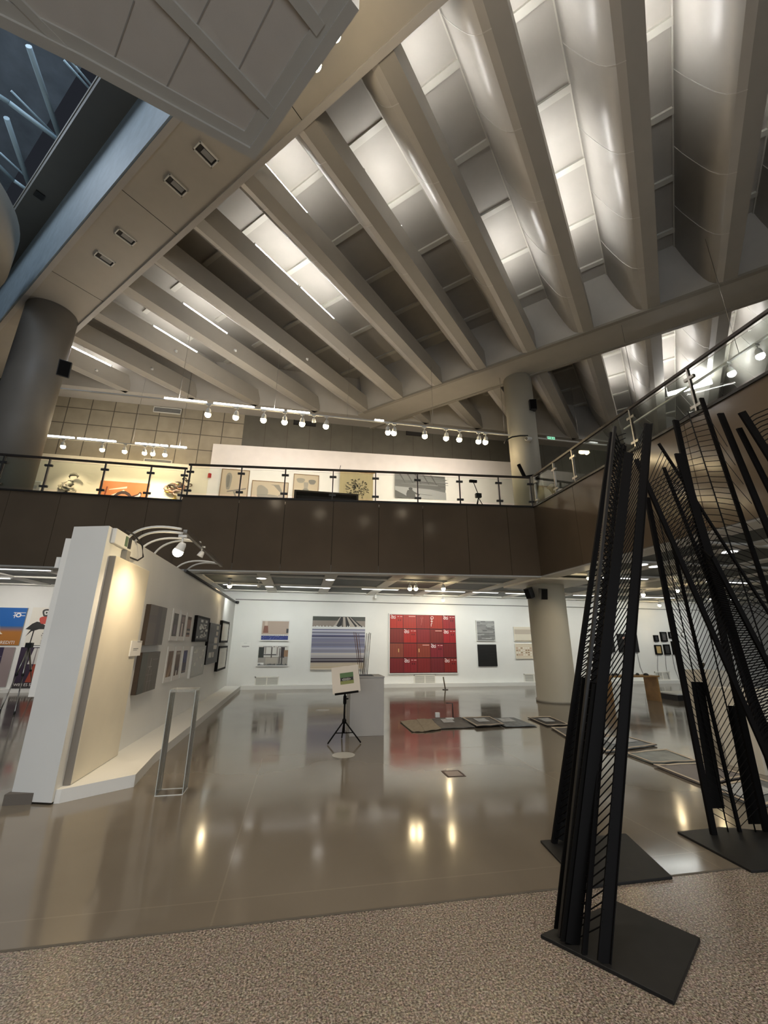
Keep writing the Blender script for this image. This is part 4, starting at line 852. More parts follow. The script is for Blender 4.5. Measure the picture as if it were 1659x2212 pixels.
# arched lamp arms over the partition
def bez(p0, p1, p2, n=12): return [p0 * (1 - t_) ** 2 + p1 * 2 * t_ * (1 - t_) + p2 * t_ * t_ for t_ in [k / n for k in range(n + 1)]]
th = thing('arm_light', 'row of curved white arms with spotlights reaching over the partition', 'light fitting', (XP, 7, 2.93))
for px0, pxt in (((282, 1162), (392, 1143)), ((296, 1174), (394, 1152)), ((312, 1186), (430, 1171)), ((338, 1198), (434, 1172)), ((385, 1228), (470, 1217)), ((404, 1238), (472, 1218))):
    a = onx(px0[0], px0[1], XP); b = onx(pxt[0], pxt[1], XP + .75)
    a = Vector((XP - .05, a.y, 2.90)); b = Vector((XP + .75, a.y + .05 if True else 0, b.z))
    # keep the arm square to the wall: solve its height from the photo at the wall's own distance
    q = onx(pxt[0], pxt[1], XP + .72); b = Vector((XP + .72, q.y, q.z))
    MB().tube(bez(a, Vector(((a.x + b.x) / 2 - .2, (a.y + b.y) / 2, max(a.z, b.z) + .12)), b), .016, 8).build('arm', M_WPLAST, th)
q0 = onx(400, 1148, XP + .72); q1 = onx(478, 1222, XP + .72)
MB().bar(q0, q1, .05, .05).build('rail', M_STEEL, th)
q = onx(396, 1156, XP + .72)
spotlight(q, (XP, q.y + .2, 1.3), 'large bright warm spotlight on the partition\'s curved arms', 'spotlights on the partition arms', energy=L_TRACK * .6, sc=1.1, size=radians(130), look=(-.45, .1, -1))
q = onx(437, 1180, XP + .72); spotlight(q, (XP, q.y, 1.5), 'unlit white spotlight on the partition\'s second arm pair', 'spotlights on the partition arms', lit=False, sc=.9)
# small camera in the corner
q = ony(513, 1301, YW)
th = thing('security_camera', 'small white camera on the back wall corner by the partition', 'camera', (q.x, YW, q.z)); MB().box((q.x - .16, YW - .12, q.z - .02), (q.x - .02, YW, q.z + .05)).build('bracket', M_WPLAST, th); MB().lathe((q.x - .04, YW - .1, q.z), [(.045, 0), (.05, .1)], 12, (1, -.4, -.2)).build('lens', M_BPLAST, th)

# ------------------------------------------------------------------ things on the hall floor
th = thing('display_plinth', 'tall pale grey plinth standing in the middle of the polished floor', 'plinth', (1.28, 8.4, 0))
MB().box((.98, 8.12, 0), (1.60, 8.72, .965)).build('body', M_PLY, th, bevel=.004)
MB().box((.97, 8.11, .965), (1.61, 8.73, .985)).build('top_board', M_PLY, th, bevel=.003)
MB().box((1.06, 8.2, .986), (1.42, 8.5, .992)).build('slot_plate', M_SEAM, th)
th = thing('rod_sculpture', 'bundle of upright thin metal rods fanning out on the plinth', 'sculpture', (1.25, 8.35, .99))
MB().box((1.10, 8.25, .990), (1.40, 8.45, 1.0)).build('base', M_DSTEEL, th)
for i_, (x0, x1) in enumerate(((1.16, 1.03), (1.19, 1.085), (1.22, 1.13), (1.2, 1.07), (1.25, 1.30), (1.27, 1.335), (1.30, 1.36), (1.33, 1.39), (1.24, 1.31))):
    y0 = 8.28 + .02 * i_; k_ = (i_ > 3)
    MB().tube([(x0, y0, 1.0), (x1, y0 + (.03 if k_ else -.02), 1.77 - .012 * (i_ % 3))], .0065 if k_ else .005, 8).build('rod', M_STEEL if k_ else mat('copper brown rod', (.13, .07, .05), .35, metal=.7), th)
# stand with a card
bx_, by_ = .84, 7.72
th = thing('display_stand', 'black tripod stand with tilted desk plate in front of the plinth', 'stand', (bx_, by_, 0))
MB().tube([(bx_, by_, .14), (bx_, by_, .80)], .016, 10).build('pole', M_BLACK, th)
MB().lathe((bx_, by_, 0), [(.022, .58), (.028, .60), (.028, .70), (.02, .72)], 12).tube([(bx_, by_, .66), (bx_ + .06, by_, .665)], .01, 6).build('collar', M_BLACK, th)
MB().lathe((bx_, by_, 0), [(.02, .28), (.035, .30), (.035, .34), (.02, .36)], 12).build('hub', M_BLACK, th)
for a in (205, -25, 90):
    e = Vector((bx_ + .30 * cos(radians(a)), by_ + .30 * sin(radians(a)), .012))
    MB().tube([(bx_, by_, .33), e], .012, 8).build('leg', M_BLACK, th)
    m = Vector((bx_, by_, .14)); MB().tube([m, Vector((bx_, by_, .33)).lerp(e, .55)], .008, 6).build('brace', M_BLACK, th)
# tilted card: rotated in its own plane
u = Vector((.985, -.12, .12)).normalized(); v0 = Vector((-.18, .42, .88)); v = (v0 - u * v0.dot(u)).normalized(); n = u.cross(v)
c0 = Vector((.84, 7.68, .98)); W2, H2 = .235, .225
def q4(mb, cu, cv, hu, hv, d0, d1): mb.hexa([c0 + u * (cu + a * hu) + v * (cv + b * hv) + n * d for d in (d0, d1) for a, b in ((-1, -1), (1, -1), (1, 1), (-1, 1))]); return mb
q4(MB(), 0, -H2 - .005, W2 * .85, .008, -.03, .035).build('lip', M_BLACK, th); q4(MB(), 0, -.05, W2 * .7, H2 * .7, -.022, -.010).build('desk_plate', M_BLACK, th)
th2 = thing('mounted_drawing', 'cream card with a small green and black landscape resting on the stand', 'artwork', c0)
q4(MB(), 0, 0, W2, H2, -.008, .0).build('card', M_CARD, th2)
q4(MB(), .02, .015, .115, .042, .0, .002).build('sky_patch', mat('green paint', (.07, .14, .05), .6), th2).location += v * .052
q4(MB(), .02, -.052, .115, .032, .0, .002).build('field_patch', mat('olive paint', (.19, .21, .06), .6), th2)
q4(MB(), .02, .0, .112, .028, .002, .003).build('treeline', mat('black paint', (.01, .012, .01), .6), th2)
g = MB()
for k, hh in enumerate((.5, .9, .8, .7, .9, .8, .4)): q4(g, -.055 + k * .022, -.004, .004, .024 * hh, .003, .0036)
g.build('tree_gap', mat('pale paint', (.62, .60, .55), .6), th2)
# clear acrylic stand by the ledge
ax_, ay_ = -1.27, 5.66
th = thing('acrylic_stand', 'clear acrylic display stand nearly invisible beside the partition ledge', 'stand', (ax_, ay_, 0))
for (x0, x1, y0, y1, nm) in ((ax_ - .14, ax_ - .132, ay_ - .11, ay_ + .11, 'side_panel'), (ax_ + .132, ax_ + .14, ay_ - .11, ay_ + .11, 'side_panel')):
    MB().box((x0, y0, 0), (x1, y1, 1.03)).build(nm, M_ACRYL, th)
MB().box((ax_ - .14, ay_ - .11, 1.03), (ax_ + .14, ay_ + .11, 1.06)).build('top_tray', M_ACRYL, th)
g = MB(); e = .004
for x in (ax_ - .14, ax_ + .14): g.box((x - e, ay_ - .11, .0), (x + e, ay_ + .11, .006))
for y in (ay_ - .11, ay_ + .11): g.box((ax_ - .14, y - e, 0), (ax_ + .14, y + e, .006))
g.build('base_edge', M_WPLAST, th); g = MB()
for x in (ax_ - .138, ax_ + .138):
    for y in (ay_ - .108, ay_ + .108): g.box((x - .003, y - .003, 0), (x + .003, y + .003, 1.05))
g.build('edge', mat('acrylic edge', (.55, .57, .53), .2), th)
# service hatch and marks in the floor
th = thing('floor_hatch', 'small square metal-rimmed service hatch set in the polished floor', 'floor hatch', (2.03, 5.76, 0))
g = MB()
for r in ((1.92, 2.16, 5.87, 5.895), (1.92, 2.16, 5.635, 5.66), (1.92, 1.945, 5.66, 5.87), (2.135, 2.16, 5.66, 5.87)): g.box((r[0], r[2], 0), (r[1], r[3], .004))
g.build('rim', mat('rusty rim', (.06, .035, .03), .5, metal=.5), th); MB().box((1.945, 5.66, 0), (2.135, 5.87, .003)).build('cover', mat('hatch cover', (.18, .14, .13), .3), th)
for px, lb in (((697, 1534), 'pale round patch on the floor far behind the stand'), ((742, 1631), 'pale round patch on the floor just before the stand feet')):
    p = onz(*px, 0); tag(MB().lathe((p.x, p.y, 0), [(.17, 0), (.17, .0015)], 28).build('floor_socket', mat('floor patch', (.5, .48, .42), .25)), lb, 'floor socket', 'round floor sockets')
# boards and sheets laid on the floor
def sheet(name, label, pts, m, z=.006, thick=.012, border=None, group='works laid out on the floor', patch=None, warp=0.02):
    P_ = [onz(x, y, 0) for x, y in pts]; c = sum(P_, Vector((0, 0, 0))) / len(P_)
    th = thing(name, label, 'artwork', (c.x, c.y, 0), group); g = MB()
    nseg = 6; A, B, C_, D_ = P_
    def at(a, b, zz_): q = A.lerp(B, a).lerp(D_.lerp(C_, a), b); return Vector((q.x, q.y, zz_))
    def wz(a, b): return z + warp * (abs(sin(a * 5 + b * 3 + c.x)) * (a * (1 - a) * 0 + (b - .5) ** 2 * 2))
    for i in range(nseg):
        for j in range(3):
            a0, a1, b0, b1 = i / nseg, (i + 1) / nseg, j / 3, (j + 1) / 3
            g.hexa([at(a0, b0, wz(a0, b0)), at(a1, b0, wz(a1, b0)), at(a1, b1, wz(a1, b1)), at(a0, b1, wz(a0, b1)), at(a0, b0, wz(a0, b0) + thick), at(a1, b0, wz(a1, b0) + thick), at(a1, b1, wz(a1, b1) + thick), at(a0, b1, wz(a0, b1) + thick)])
    g.build('sheet', m, th)
    def patch_(nm, a0, a1, b0, b1, mm, dz):
        g = MB()
        for i in range(4):
            aa, ab = a0 + (a1 - a0) * i / 4, a0 + (a1 - a0) * (i + 1) / 4
            g.hexa([at(aa, b0, wz(aa, b0) + thick + dz), at(ab, b0, wz(ab, b0) + thick + dz), at(ab, b1, wz(ab, b1) + thick + dz), at(aa, b1, wz(aa, b1) + thick + dz)] + [at(aa, b0, wz(aa, b0) + thick + dz + .002), at(ab, b0, wz(ab, b0) + thick + dz + .002), at(ab, b1, wz(ab, b1) + thick + dz + .002), at(aa, b1, wz(aa, b1) + thick + dz + .002)])
        return g.build(nm, mm, th)
    if border:
        for r in ((0, 1, 0, .07), (0, 1, .93, 1), (0, .05, .07, .93), (.95, 1, .07, .93)): patch_('border', *r, border, .004)
    if patch: patch_('image', *patch[0], patch[1], .006)
    return th
M_BORD = mat('cream tape', (.62, .52, .40), .7); M_GREYB = mat('blue grey print', (.22, .235, .24), .5, nscale=9, namt=.4); M_LIGHTP = mat('pale print', (.55, .56, .56), .5, nscale=12, namt=.3)
sheet('cardboard_sheet', 'creased kraft cardboard sheet at the left end of the floor row', [(890, 1582), (917, 1582), (908, 1556), (864, 1560)], M_KRAFT)
sheet('cardboard_sheet', 'wrinkled kraft cardboard piece overlapping the first dark board on the floor', [(918, 1582), (953, 1577), (932, 1556), (900, 1556)], M_KRAFT, z=.012)
sheet('floor_board', 'dark board with a white smear, first of the boards from the cardboard', [(952, 1576), (1026, 1573), (996, 1552), (932, 1554)], M_BOARD, border=None, patch=((.25, .6, .5, .85), M_LIGHTP))
sheet('floor_board', 'dark board with lifted front edge, second from the cardboard', [(1030, 1574), (1090, 1570), (1058, 1553), (998, 1555)], M_BOARD, z=.03, border=M_BORD, patch=((.3, .7, .4, .8), M_LIGHTP))
sheet('floor_board', 'grey board with a white figure, third from the cardboard', [(1092, 1572), (1160, 1570), (1110, 1552), (1060, 1554)], M_GREYB, patch=((.2, .7, .5, .9), M_LIGHTP))
sheet('floor_board', 'cream-edged dark board lying beside the near black tower', [(1182, 1570), (1230, 1568), (1188, 1550), (1140, 1552)], mat('near black print', (.05, .045, .04), .5), border=M_BORD, patch=((.3, .75, .4, .8), M_LIGHTP))
sheet('floor_board', 'brown sheet just behind the near black tower foot', [(1235, 1602), (1320, 1592), (1270, 1572), (1190, 1574)], M_BOARD, border=M_BORD)
sheet('floor_board', 'pale glossy print on the floor seen between the tower bars', [(1310, 1628), (1420, 1612), (1350, 1592), (1270, 1596)], M_GREYB, border=M_BORD, patch=((.3, .9, .4, .9), M_LIGHTP))
sheet('floor_board', 'grey-green print next to the pale glossy one, towards the right', [(1410, 1652), (1508, 1648), (1440, 1622), (1350, 1630)], mat('grey green print', (.26, .28, .26), .45, nscale=5, namt=.3), border=M_BORD)
sheet('floor_board', 'grey sheet with cream margin running behind the right tower', [(1520, 1700), (1620, 1680), (1520, 1652), (1412, 1656)], mat('mauve grey print', (.20, .175, .17), .5), border=M_BORD)
sheet('floor_board', 'last cream-edged print at the right end of the row', [(1640, 1750), (1740, 1718), (1640, 1685), (1530, 1704)], M_GREYB, border=M_BORD, patch=((.1, .7, .3, .9), M_LIGHTP))
# little things on the boards
p = onz(945, 1553, 0); tag(MB().box((p.x - .05, p.y - .03, .03), (p.x + .05, p.y + .03, .13)).build('paper_cup', M_PAPER, bevel=.01), 'small white box standing behind the first dark board', 'box')
p = onz(975, 1556, 0); th = thing('small_easel', 'tiny metal hoop stand with white base on the dark board', 'stand', (p.x, p.y, .02))
MB().box((p.x - .12, p.y - .03, .02), (p.x + .05, p.y + .03, .05)).build('base', M_WPLAST, th); MB().tube([(p.x + .04, p.y, .05), (p.x + .04, p.y, .33), (p.x - .10, p.y, .34)], .012, 6).build('hoop', M_DSTEEL, th)
p = onz(962, 1492, 0); th = thing('door_stop', 'short leaning stick on a round foot near the back ledge', 'stick', (p.x, 15.4, 0))
q = onz(962, 1490, 0); MB().lathe((q.x, q.y, 0), [(.10, 0), (.10, .02)], 16).build('foot', M_BOARD, th); MB().tube([(q.x, q.y, .02), (q.x - .06, q.y, .42)], .022, 8).build('stick', mat('olive stick', (.10, .08, .04), .6), th)
# wooden bench table with small screens and cables
a, b, c_, d_ = onz(1318, 1519, 0), onz(1340, 1512, 0), onz(1410, 1517, 0), onz(1442, 1517, 0)
th = thing('wooden_table', 'low orange wooden table with slab legs before the black screens', 'table', (9.5, 11.5, 0))
xl, xr, yf, yb = 8.75, 10.35, 11.25, 11.75
MB().box((xl - .03, yf - .02, .66), (xr + .05, yb + .02, .70)).build('tabletop', M_WOOD, th, bevel=.004)
MB().box((xl, yf, 0), (xl + .05, yb, .66)).build('leg', M_WOOD, th); MB().box((xr - .05, yf, 0), (xr, yb, .66)).build('leg', M_WOOD, th)
MB().box((xl + .5, yf + .03, .0), (xl + .505, yf + .04, .001)).build('foot_pad', M_WOOD, th)
for i_, (x, y, s_) in enumerate(((9.0, 11.4, .05), (9.2, 11.5, .04), (9.55, 11.45, .06), (9.9, 11.5, .05), (10.1, 11.4, .07))):
    tag(MB().lathe((x, y, .70), [(s_, 0), (s_ * 1.1, .015), (s_ * .7, .05), (s_ * .3, .06)], 12).build('headphones', M_BPLAST), 'small black device on the wooden table, %s from its left end' % ORD[i_], 'device', 'small black devices on the wooden table')
th = thing('floor_tray', 'white-topped dark tray on the floor right of the wooden table', 'tray', (11.6, 11.6, 0))
MB().box((10.95, 11.3, .0), (12.3, 12.0, .16)).build('box', M_BPLAST, th); MB().box((10.9, 11.25, .16), (12.35, 12.05, .19)).build('top', M_WHITE, th)
# white plinth with a little cup, seen through the right tower
p = onz(1556, 1600, 0)
X1 = ony(1528, 1450, 6.6); X2 = ony(1572, 1450, 6.6)
th = thing('display_plinth', 'tall cream plinth behind the right black tower', 'plinth', ((X1.x + X2.x) / 2, 6.8, 0))
MB().box((X1.x, 6.6, 0), (X2.x + .1, 7.1, X1.z)).build('body', mat('cream plinth paint', (.72, .66, .54), .55), th, bevel=.004)
cx_, cy_, cz_ = X1.x + .12, 6.8, X1.z
th = thing('small_cup', 'little dark metal cup standing on the tall cream plinth', 'cup', (cx_, cy_, cz_))
MB().lathe((cx_, cy_, cz_), [(.035, 0), (.03, .01), (.008, .03), (.008, .05), (.04, .075), (.05, .13)], 16).build('bowl', mat('dark bronze', (.08, .06, .03), .4, metal=.7), th)
for s_ in (-1, 1): MB().tube([(cx_ + s_ * .045, cy_, cz_ + .12), (cx_ + s_ * .08, cy_, cz_ + .11), (cx_ + s_ * .04, cy_, cz_ + .08)], .005, 6).build('handle', mat('dark bronze', (.08, .06, .03), .4), th)
X1 = ony(1628, 1560, 5.0)
th = thing('display_plinth', 'second cream plinth at the right edge of the photo', 'plinth', (X1.x + .2, 5.2, 0)); MB().box((X1.x, 5.0, 0), (X1.x + .55, 5.5, 1.0)).build('body', mat('cream plinth paint', (.72, .66, .54), .55), th, bevel=.004)

# ------------------------------------------------------------------ speakers
def speaker(label, c, d, s_=1.0):
    c = Vector(c); d = Vector(d).normalized(); sd = d.cross(Z).normalized(); up_ = sd.cross(d)
    th = thing('wall_speaker', label, 'speaker', c)
    def bx(mb, a, b, e, o_, m=1): mb.hexa([c + sd * x_ * a + up_ * z_ * b + d * (o_ + y_ * e) for z_ in (-1, 1) for x_, y_ in ((-1, -1), (1, -1), (1, 1), (-1, 1))]); return mb
    bx(MB(), .11 * s_, .17 * s_, .10 * s_, 0).build('cabinet', M_BPLAST, th, bevel=.01); bx(MB(), .095 * s_, .155 * s_, .006, .105 * s_).build('grille', M_BLACK, th)
    MB().tube([c - d * .08, c - d * .25 + Z * .02], .02, 6).build('bracket', M_BPLAST, th); return th
speaker('black speaker on the left dark column under the roof', ony(139, 797, 11.3), (.5, -1, -.5), 1.3)
speaker('black speaker on the right side of the round upper column', ony(1150, 876, 11.5), (-.3, -1, -.1), 1.1)
speaker('black speaker on the front of the round lower column', ony(1173, 1283, 11.1), (-.1, -1, -.2), .9)
speaker('black speaker on the left side of the round lower column', (6.72, 11.6, 3.02), (-1, -.3, -.4), .9)
# camera and bent hose on the upper column
p = ony(1142, 948, 11.25); th = thing('security_camera', 'white security camera on the round upper column', 'camera', p)
MB().lathe(p, [(.06, -.12), (.07, -.1), (.07, .12), (.05, .14)], 14, (-.8, -.4, -.2)).build('housing', M_WPLAST, th); MB().lathe(p, [(.05, .141), (.045, .15)], 14, (-.8, -.4, -.2)).build('lens', M_BPLAST, th); MB().tube([p, p + Vector((.2, .25, .02))], .02, 6).build('arm', M_WPLAST, th)
pts = [ony(x, y, 11.4) for x, y in ((1090, 958), (1094, 950), (1106, 944), (1124, 941), (1140, 941))]
tag(MB().tube(pts, .025, 8).build('ceiling_cable', M_CABLE), 'thick black cable looped round the upper column under the track', 'cable')
p = onx(215, 299, -99) if False else None

# ------------------------------------------------------------------ upstairs things seen over the balcony
def art_up(name, label, cat, x0, y0, x1, y1, Yp, **k):
    X0, Z0, wd, ht = rect_y(x0, y0, x1, y1, Yp - .05); return artwork(name, label, cat, (X0, Yp, Z0), X, -Y, wd, ht, **k)
def yup(x): return 16.42 + (x + 3.9) * (15.62 - 16.42) / 12.8 - .02
woody = mat('thin brown frame', (.22, .14, .07), .5); bz = (.62, .50, .36)
def upd(name, label, x0, y0, x1, y1, pp, base=bz, frame=woody, fw=.03, cat='framed picture', group=None):
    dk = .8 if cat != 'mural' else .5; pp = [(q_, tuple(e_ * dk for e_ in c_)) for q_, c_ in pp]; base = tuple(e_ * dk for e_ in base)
    X0 = ony(x0, y0, 16.2).x; return art_up(name, label, cat, x0, y0, x1, y1, yup(X0) - .06, patches=pp, base=base, frame=frame, fw=fw, thick=.05, group=group)
def strokes(n, c, x0, y0, x1, y1, L=.08):
    r = []
    for _ in range(n):
        a, b = R(x0, x1), R(y0, y1); t_ = R(0, pi); dx, dy = L * cos(t_), L * sin(t_); w_ = .012
        r.append(([(a - dx, b - dy), (a + dy * .12, b - dx * .12), (a + dx, b + dy), (a - dy * .12, b + dx * .12)], c))
    return r
upd('framed_picture', 'tall thin-framed drawing of an oval disc on a stem, leftmost on the display wall', 480, 1012, 532, 1092, [(blob(.27, .66, .11, .30), (.33, .30, .25)), (blob(.25, .66, .06, .22), (.22, .2, .17)), ([(.25, .33), (.95, .45), (.95, .49), (.25, .37)], (.25, .22, .2)), ([(.45, .4), (.6, .15), (.66, .15), (.52, .42)], (.3, .27, .22)), (blob(.6, .1, .12, .12), (.28, .26, .22))])
upd('framed_picture', 'wide thin-framed drawing of a curled grey figure, second on the display wall', 545, 1037, 620, 1092, [(blob(.28, .5, .16, .35, ph=1), (.36, .32, .26)), (blob(.45, .3, .3, .14), (.30, .28, .23)), ([(.5, .88), (.75, .9), (.95, .3), (.6, .85)], (.30, .27, .22)), (blob(.85, .35, .1, .12), (.34, .3, .25))])
upd('framed_picture', 'thin-framed drawing of two lobed shapes, above the dark bench', 635, 1023, 686, 1092, [(blob(.27, .8, .17, .10), (.36, .33, .27)), (blob(.75, .77, .15, .10), (.24, .22, .19)), ([(.4, .75), (.6, .75), (.56, .4), (.44, .4)], (.4, .36, .3)), (blob(.5, .42, .12, .14), (.27, .25, .21))])
th = thing('wall_hanging', 'woven beige tapestry with a burst of dark leaves hung from a rod', 'tapestry', (2, 16.0, 7.5)); th['_o'] = (2, 16.0, 7.5)
X0, Z0, wd, ht = rect_y(735, 1016, 806, 1085, 15.9)
g = MB(); nn = 18
for i in range(nn):
    a0, a1 = X0 + wd * i / nn, X0 + wd * (i + 1) / nn; w0, w1 = .02 * sin(i * 1.1), .02 * sin((i + 1) * 1.1)
    g.hexa([(a0, 15.95 + w0, Z0 - .04 * (i % 2)), (a1, 15.95 + w1, Z0 - .04 * (i % 2)), (a1, 15.97 + w1, Z0), (a0, 15.97 + w0, Z0), (a0, 15.95 + w0, Z0 + ht), (a1, 15.95 + w1, Z0 + ht), (a1, 15.97 + w1, Z0 + ht), (a0, 15.97 + w0, Z0 + ht)])
g.build('cloth', mat('woven beige wool', (.42, .35, .20), .9, bump=.5, bscale=60), th)
g = MB()
for _ in range(150):
    t_ = R(0, 2 * pi); r_ = R(.08, .46); cx, cz = X0 + wd * .52 + r_ * cos(t_) * 1.05, Z0 + ht * .42 + r_ * sin(t_) * .95
    a_ = t_ + R(-.7, .7); d_ = Vector((cos(a_), 0, sin(a_))) * .055; s_ = Vector((-sin(a_), 0, cos(a_))) * .014; c = Vector((cx, 15.922, cz))
    g.poly([c - d_, c + s_, c + d_, c - s_])
g.build('leaf_pattern', mat('dark wool', (.06, .055, .045), .9), th)
MB().tube([(X0 - .06, 15.93, Z0 + ht + .02), (X0 + wd + .06, 15.93, Z0 + ht + .02)], .03, 8).build('rod', M_WOOD, th)
for x_, h_ in ((X0 - .02, .24), (X0 + wd, .12)): MB().tube([(x_, 15.93, Z0 + ht + .03), (x_ + .03, 15.96, Z0 + ht + h_)], .012, 5).build('hook', M_DSTEEL, th)
pp = [((0, .62, 1, 1), (.34, .34, .33)), ((0, .42, 1, .72), (.24, .235, .23)), ([(0, 0), (1, 0), (1, .05), (.75, .22), (.4, .40), (0, .44)], (.60, .60, .60)), ([(.75, .2), (1, .04), (1, .9), (.8, .7)], (.11, .10, .10)), ([(0, 0), (.16, 0), (.1, .12), (.0, .28)], (.12, .12, .11))]
for k in range(24): b = R(.42, .95); a = R(0, .7); pp.append(([(a, b), (a + .3, b + R(-.04, .02)), (a + .3, b + .02), (a, b + .015)], (R(.15, .45),) * 3))
for k in range(5): pp.append(([(.04 + k * .09, 1), (.06 + k * .09, 1), (.12 + k * .09, .6), (.11 + k * .09, .6)], (.16, .16, .15)))
pp += [(blob(.175, .36, .022, .07), (.07, .07, .065)), ([(.13, 0), (.23, 0), (.225, .22), (.19, .34), (.14, .3), (.125, .15)], (.09, .085, .08)), ([(.2, .28), (.28, .16), (.27, .1), (.2, .2)], (.10, .1, .09)), ([(.26, .165), (.42, .15), (.42, .16), (.26, .18)], (.12, .11, .1))]
upd('mural_print', 'big grey photographic mural of an angler by a misty lake', 853, 1021, 1041, 1086, pp, base=(.3, .3, .3), frame=None, fw=0, cat='mural')
# orange skull banner and small sculptures against the cream wall
pp = [([(0, .35), (.5, .75), (.52, .7), (.1, .2)], (.75, .6, .5)), ([(.2, .72), (.55, .8), (.55, .86), (.2, .74)], (.72, .60, .5)), (blob(.5, .18, .25, .55, 18, 0, .02), (.04, .02, .02)), (blob(.5, .16, .20, .47, 18, 0, .02), (.52, .22, .09)), (blob(.40, .22, .06, .13), (.04, .03, .02)), (blob(.56, .2, .05, .11), (.04, .03, .02)),
      ([(.68, .42), (.86, .55), (.87, .68), (.83, .72), (.79, .64), (.66, .56)], (.05, .02, .02)), ([(.69, .45), (.85, .58), (.85, .64), (.83, .67), (.8, .60), (.67, .52)], (.8, .65, .55)), ([(.12, .5), (.15, .5), (.17, .82), (.14, .82)], (.2, .04, .02)), ([(0, 0), (.25, .05), (.2, .25), (.1, .3), (0, .2)], (.8, .7, .55)), ([(.78, 0), (.79, 0), (.79, .5), (.78, .5)], (.6, .4, .25))]
art_up('skull_banner', 'orange painted banner with a black-outlined skull and crossed bones', 'painting', 217, 1037, 311, 1112, YU - .14, patches=pp, base=(.48, .17, .055), thick=.02)
def rock(label, px, py, s_, cols, n=9, Yp=16.30, cat='sculpture'):
    c = ony(px, py, Yp); th = thing('small_sculpture', label, cat, c)
    for k in range(n):
        q = c + Vector((R(-.22, .22) * s_, R(-.1, .1), R(-.24, .24) * s_)); a_ = R(0, 6.28); pts = []
        for e in range(7): pts.append(q + Vector((cos(a_ + e * .7) * .12 * s_, R(-.02, .02), sin(a_ + e * .7) * .09 * s_)))
        MB().tube(pts, [.012, .03 * s_, .045 * s_, .05 * s_, .04 * s_, .025, .008], 7).build('piece', mat('piece tone %d' % (k % len(cols)) + str(px), cols[k % len(cols)], .5), th)
    return th
rock('tangled pale metal sculpture on the upper left wall', 150, 1045, 1.2, [(.45, .42, .34), (.12, .11, .09), (.6, .55, .42)])
rock('gilded cluster ornament low on the cream wall left of the balcony step', 375, 1058, 1.2, [(.35, .18, .10), (.6, .45, .12), (.5, .35, .3), (.08, .06, .05)], 12)
rock('little dark curled ornament beside the balcony step post', 404, 1044, .6, [(.06, .05, .04), (.2, .15, .1)], 5)
p = ony(453, 1027, 16.3); tag(MB().prism([(p.x - .07, 16.30), (p.x + .06, 16.30), (p.x + .0, 16.24)], p.z - .1, p.z + .08).build('wall_mark', mat('red sign', (.45, .03, .03), .5)), 'small red triangular sign on the wall left of the first drawing', 'sign')
art_up('framed_picture', 'small pale drawing near the dark column on the cream wall', 'framed picture', 66, 1038, 84, 1062, YU - .14, patches=[((.2, .2, .7, .6), (.35, .35, .33))], base=(.55, .53, .45), frame=M_WHITE, fw=.03, thick=.03)
# dark bench on the upper floor
a = ony(636, 1054, 11.6); b = ony(775, 1054, 11.6)
th = thing('upstairs_bench', 'dark brown box bench standing behind the balcony glass', 'bench', ((a.x + b.x) / 2, 11.8, 5.0))
zt = a.z - .05
MB().box((a.x, 11.6, zt - .05), (b.x, 12.0, zt)).build('top', M_BENCH, th); MB().box((a.x, 11.6, 5.0), (a.x + .06, 12, zt - .05)).build('side', M_BENCH, th); MB().box((b.x - .06, 11.6, 5.0), (b.x, 12, zt - .05)).build('side', M_BENCH, th)
MB().box((a.x + .06, 11.92, 5.0), (b.x - .06, 11.96, zt - .05)).build('back', M_BENCH, th); MB().box((a.x + .1, 11.62, zt - .32), (b.x - .1, 11.66, zt - .29)).build('bar', M_WPLAST, th)
# props by the corner post
p = ony(1034, 1082, 10.4); th = thing('camera_tripod', 'small black camera tripod behind the middle balcony glass', 'tripod', (p.x, 10.4, 5.0))
for a_ in (90, 210, 330): MB().tube([(p.x, 10.4, 5.5), (p.x + .22 * cos(radians(a_)), 10.4 + .22 * sin(radians(a_)), 5.01)], .012, 6).build('leg', M_BLACK, th)
MB().box((p.x - .08, 10.35, 5.5), (p.x + .08, 10.45, 5.62)).build('head', M_BPLAST, th); q = ony(1022, 1040, 10.4); MB().tube([(p.x, 10.4, 5.6), q], .01, 6).box(q - Vector((.11, .03, .03)), q + Vector((.11, .03, .04))).build('monitor_arm', M_BLACK, th)
p = ony(1195, 1058, 9.9); th = thing('floor_lamp', 'silver spotlight lying tilted behind the side balcony glass', 'lamp', p); MB().lathe(p, [(.05, -.12), (.09, -.1), (.09, .08), (.12, .14)], 16, (-.7, -.3, .6)).build('housing', M_STEEL, th); MB().tube([p + Vector((.0, 0, -.05)), p + Vector((.08, 0, -.25))], .03, 8).build('foot', M_STEEL, th)
a, b = ony(1120, 1003, 9.93), ony(1133, 1030, 9.93); c = ony(1165, 1024, 9.93)
tag(MB().bar(a, b, .08, .06).bar(b, c, .04, .04).build('metal_bracket', M_BLACK), 'black angled metal bar leaning at the corner of the railings', 'metal bar')

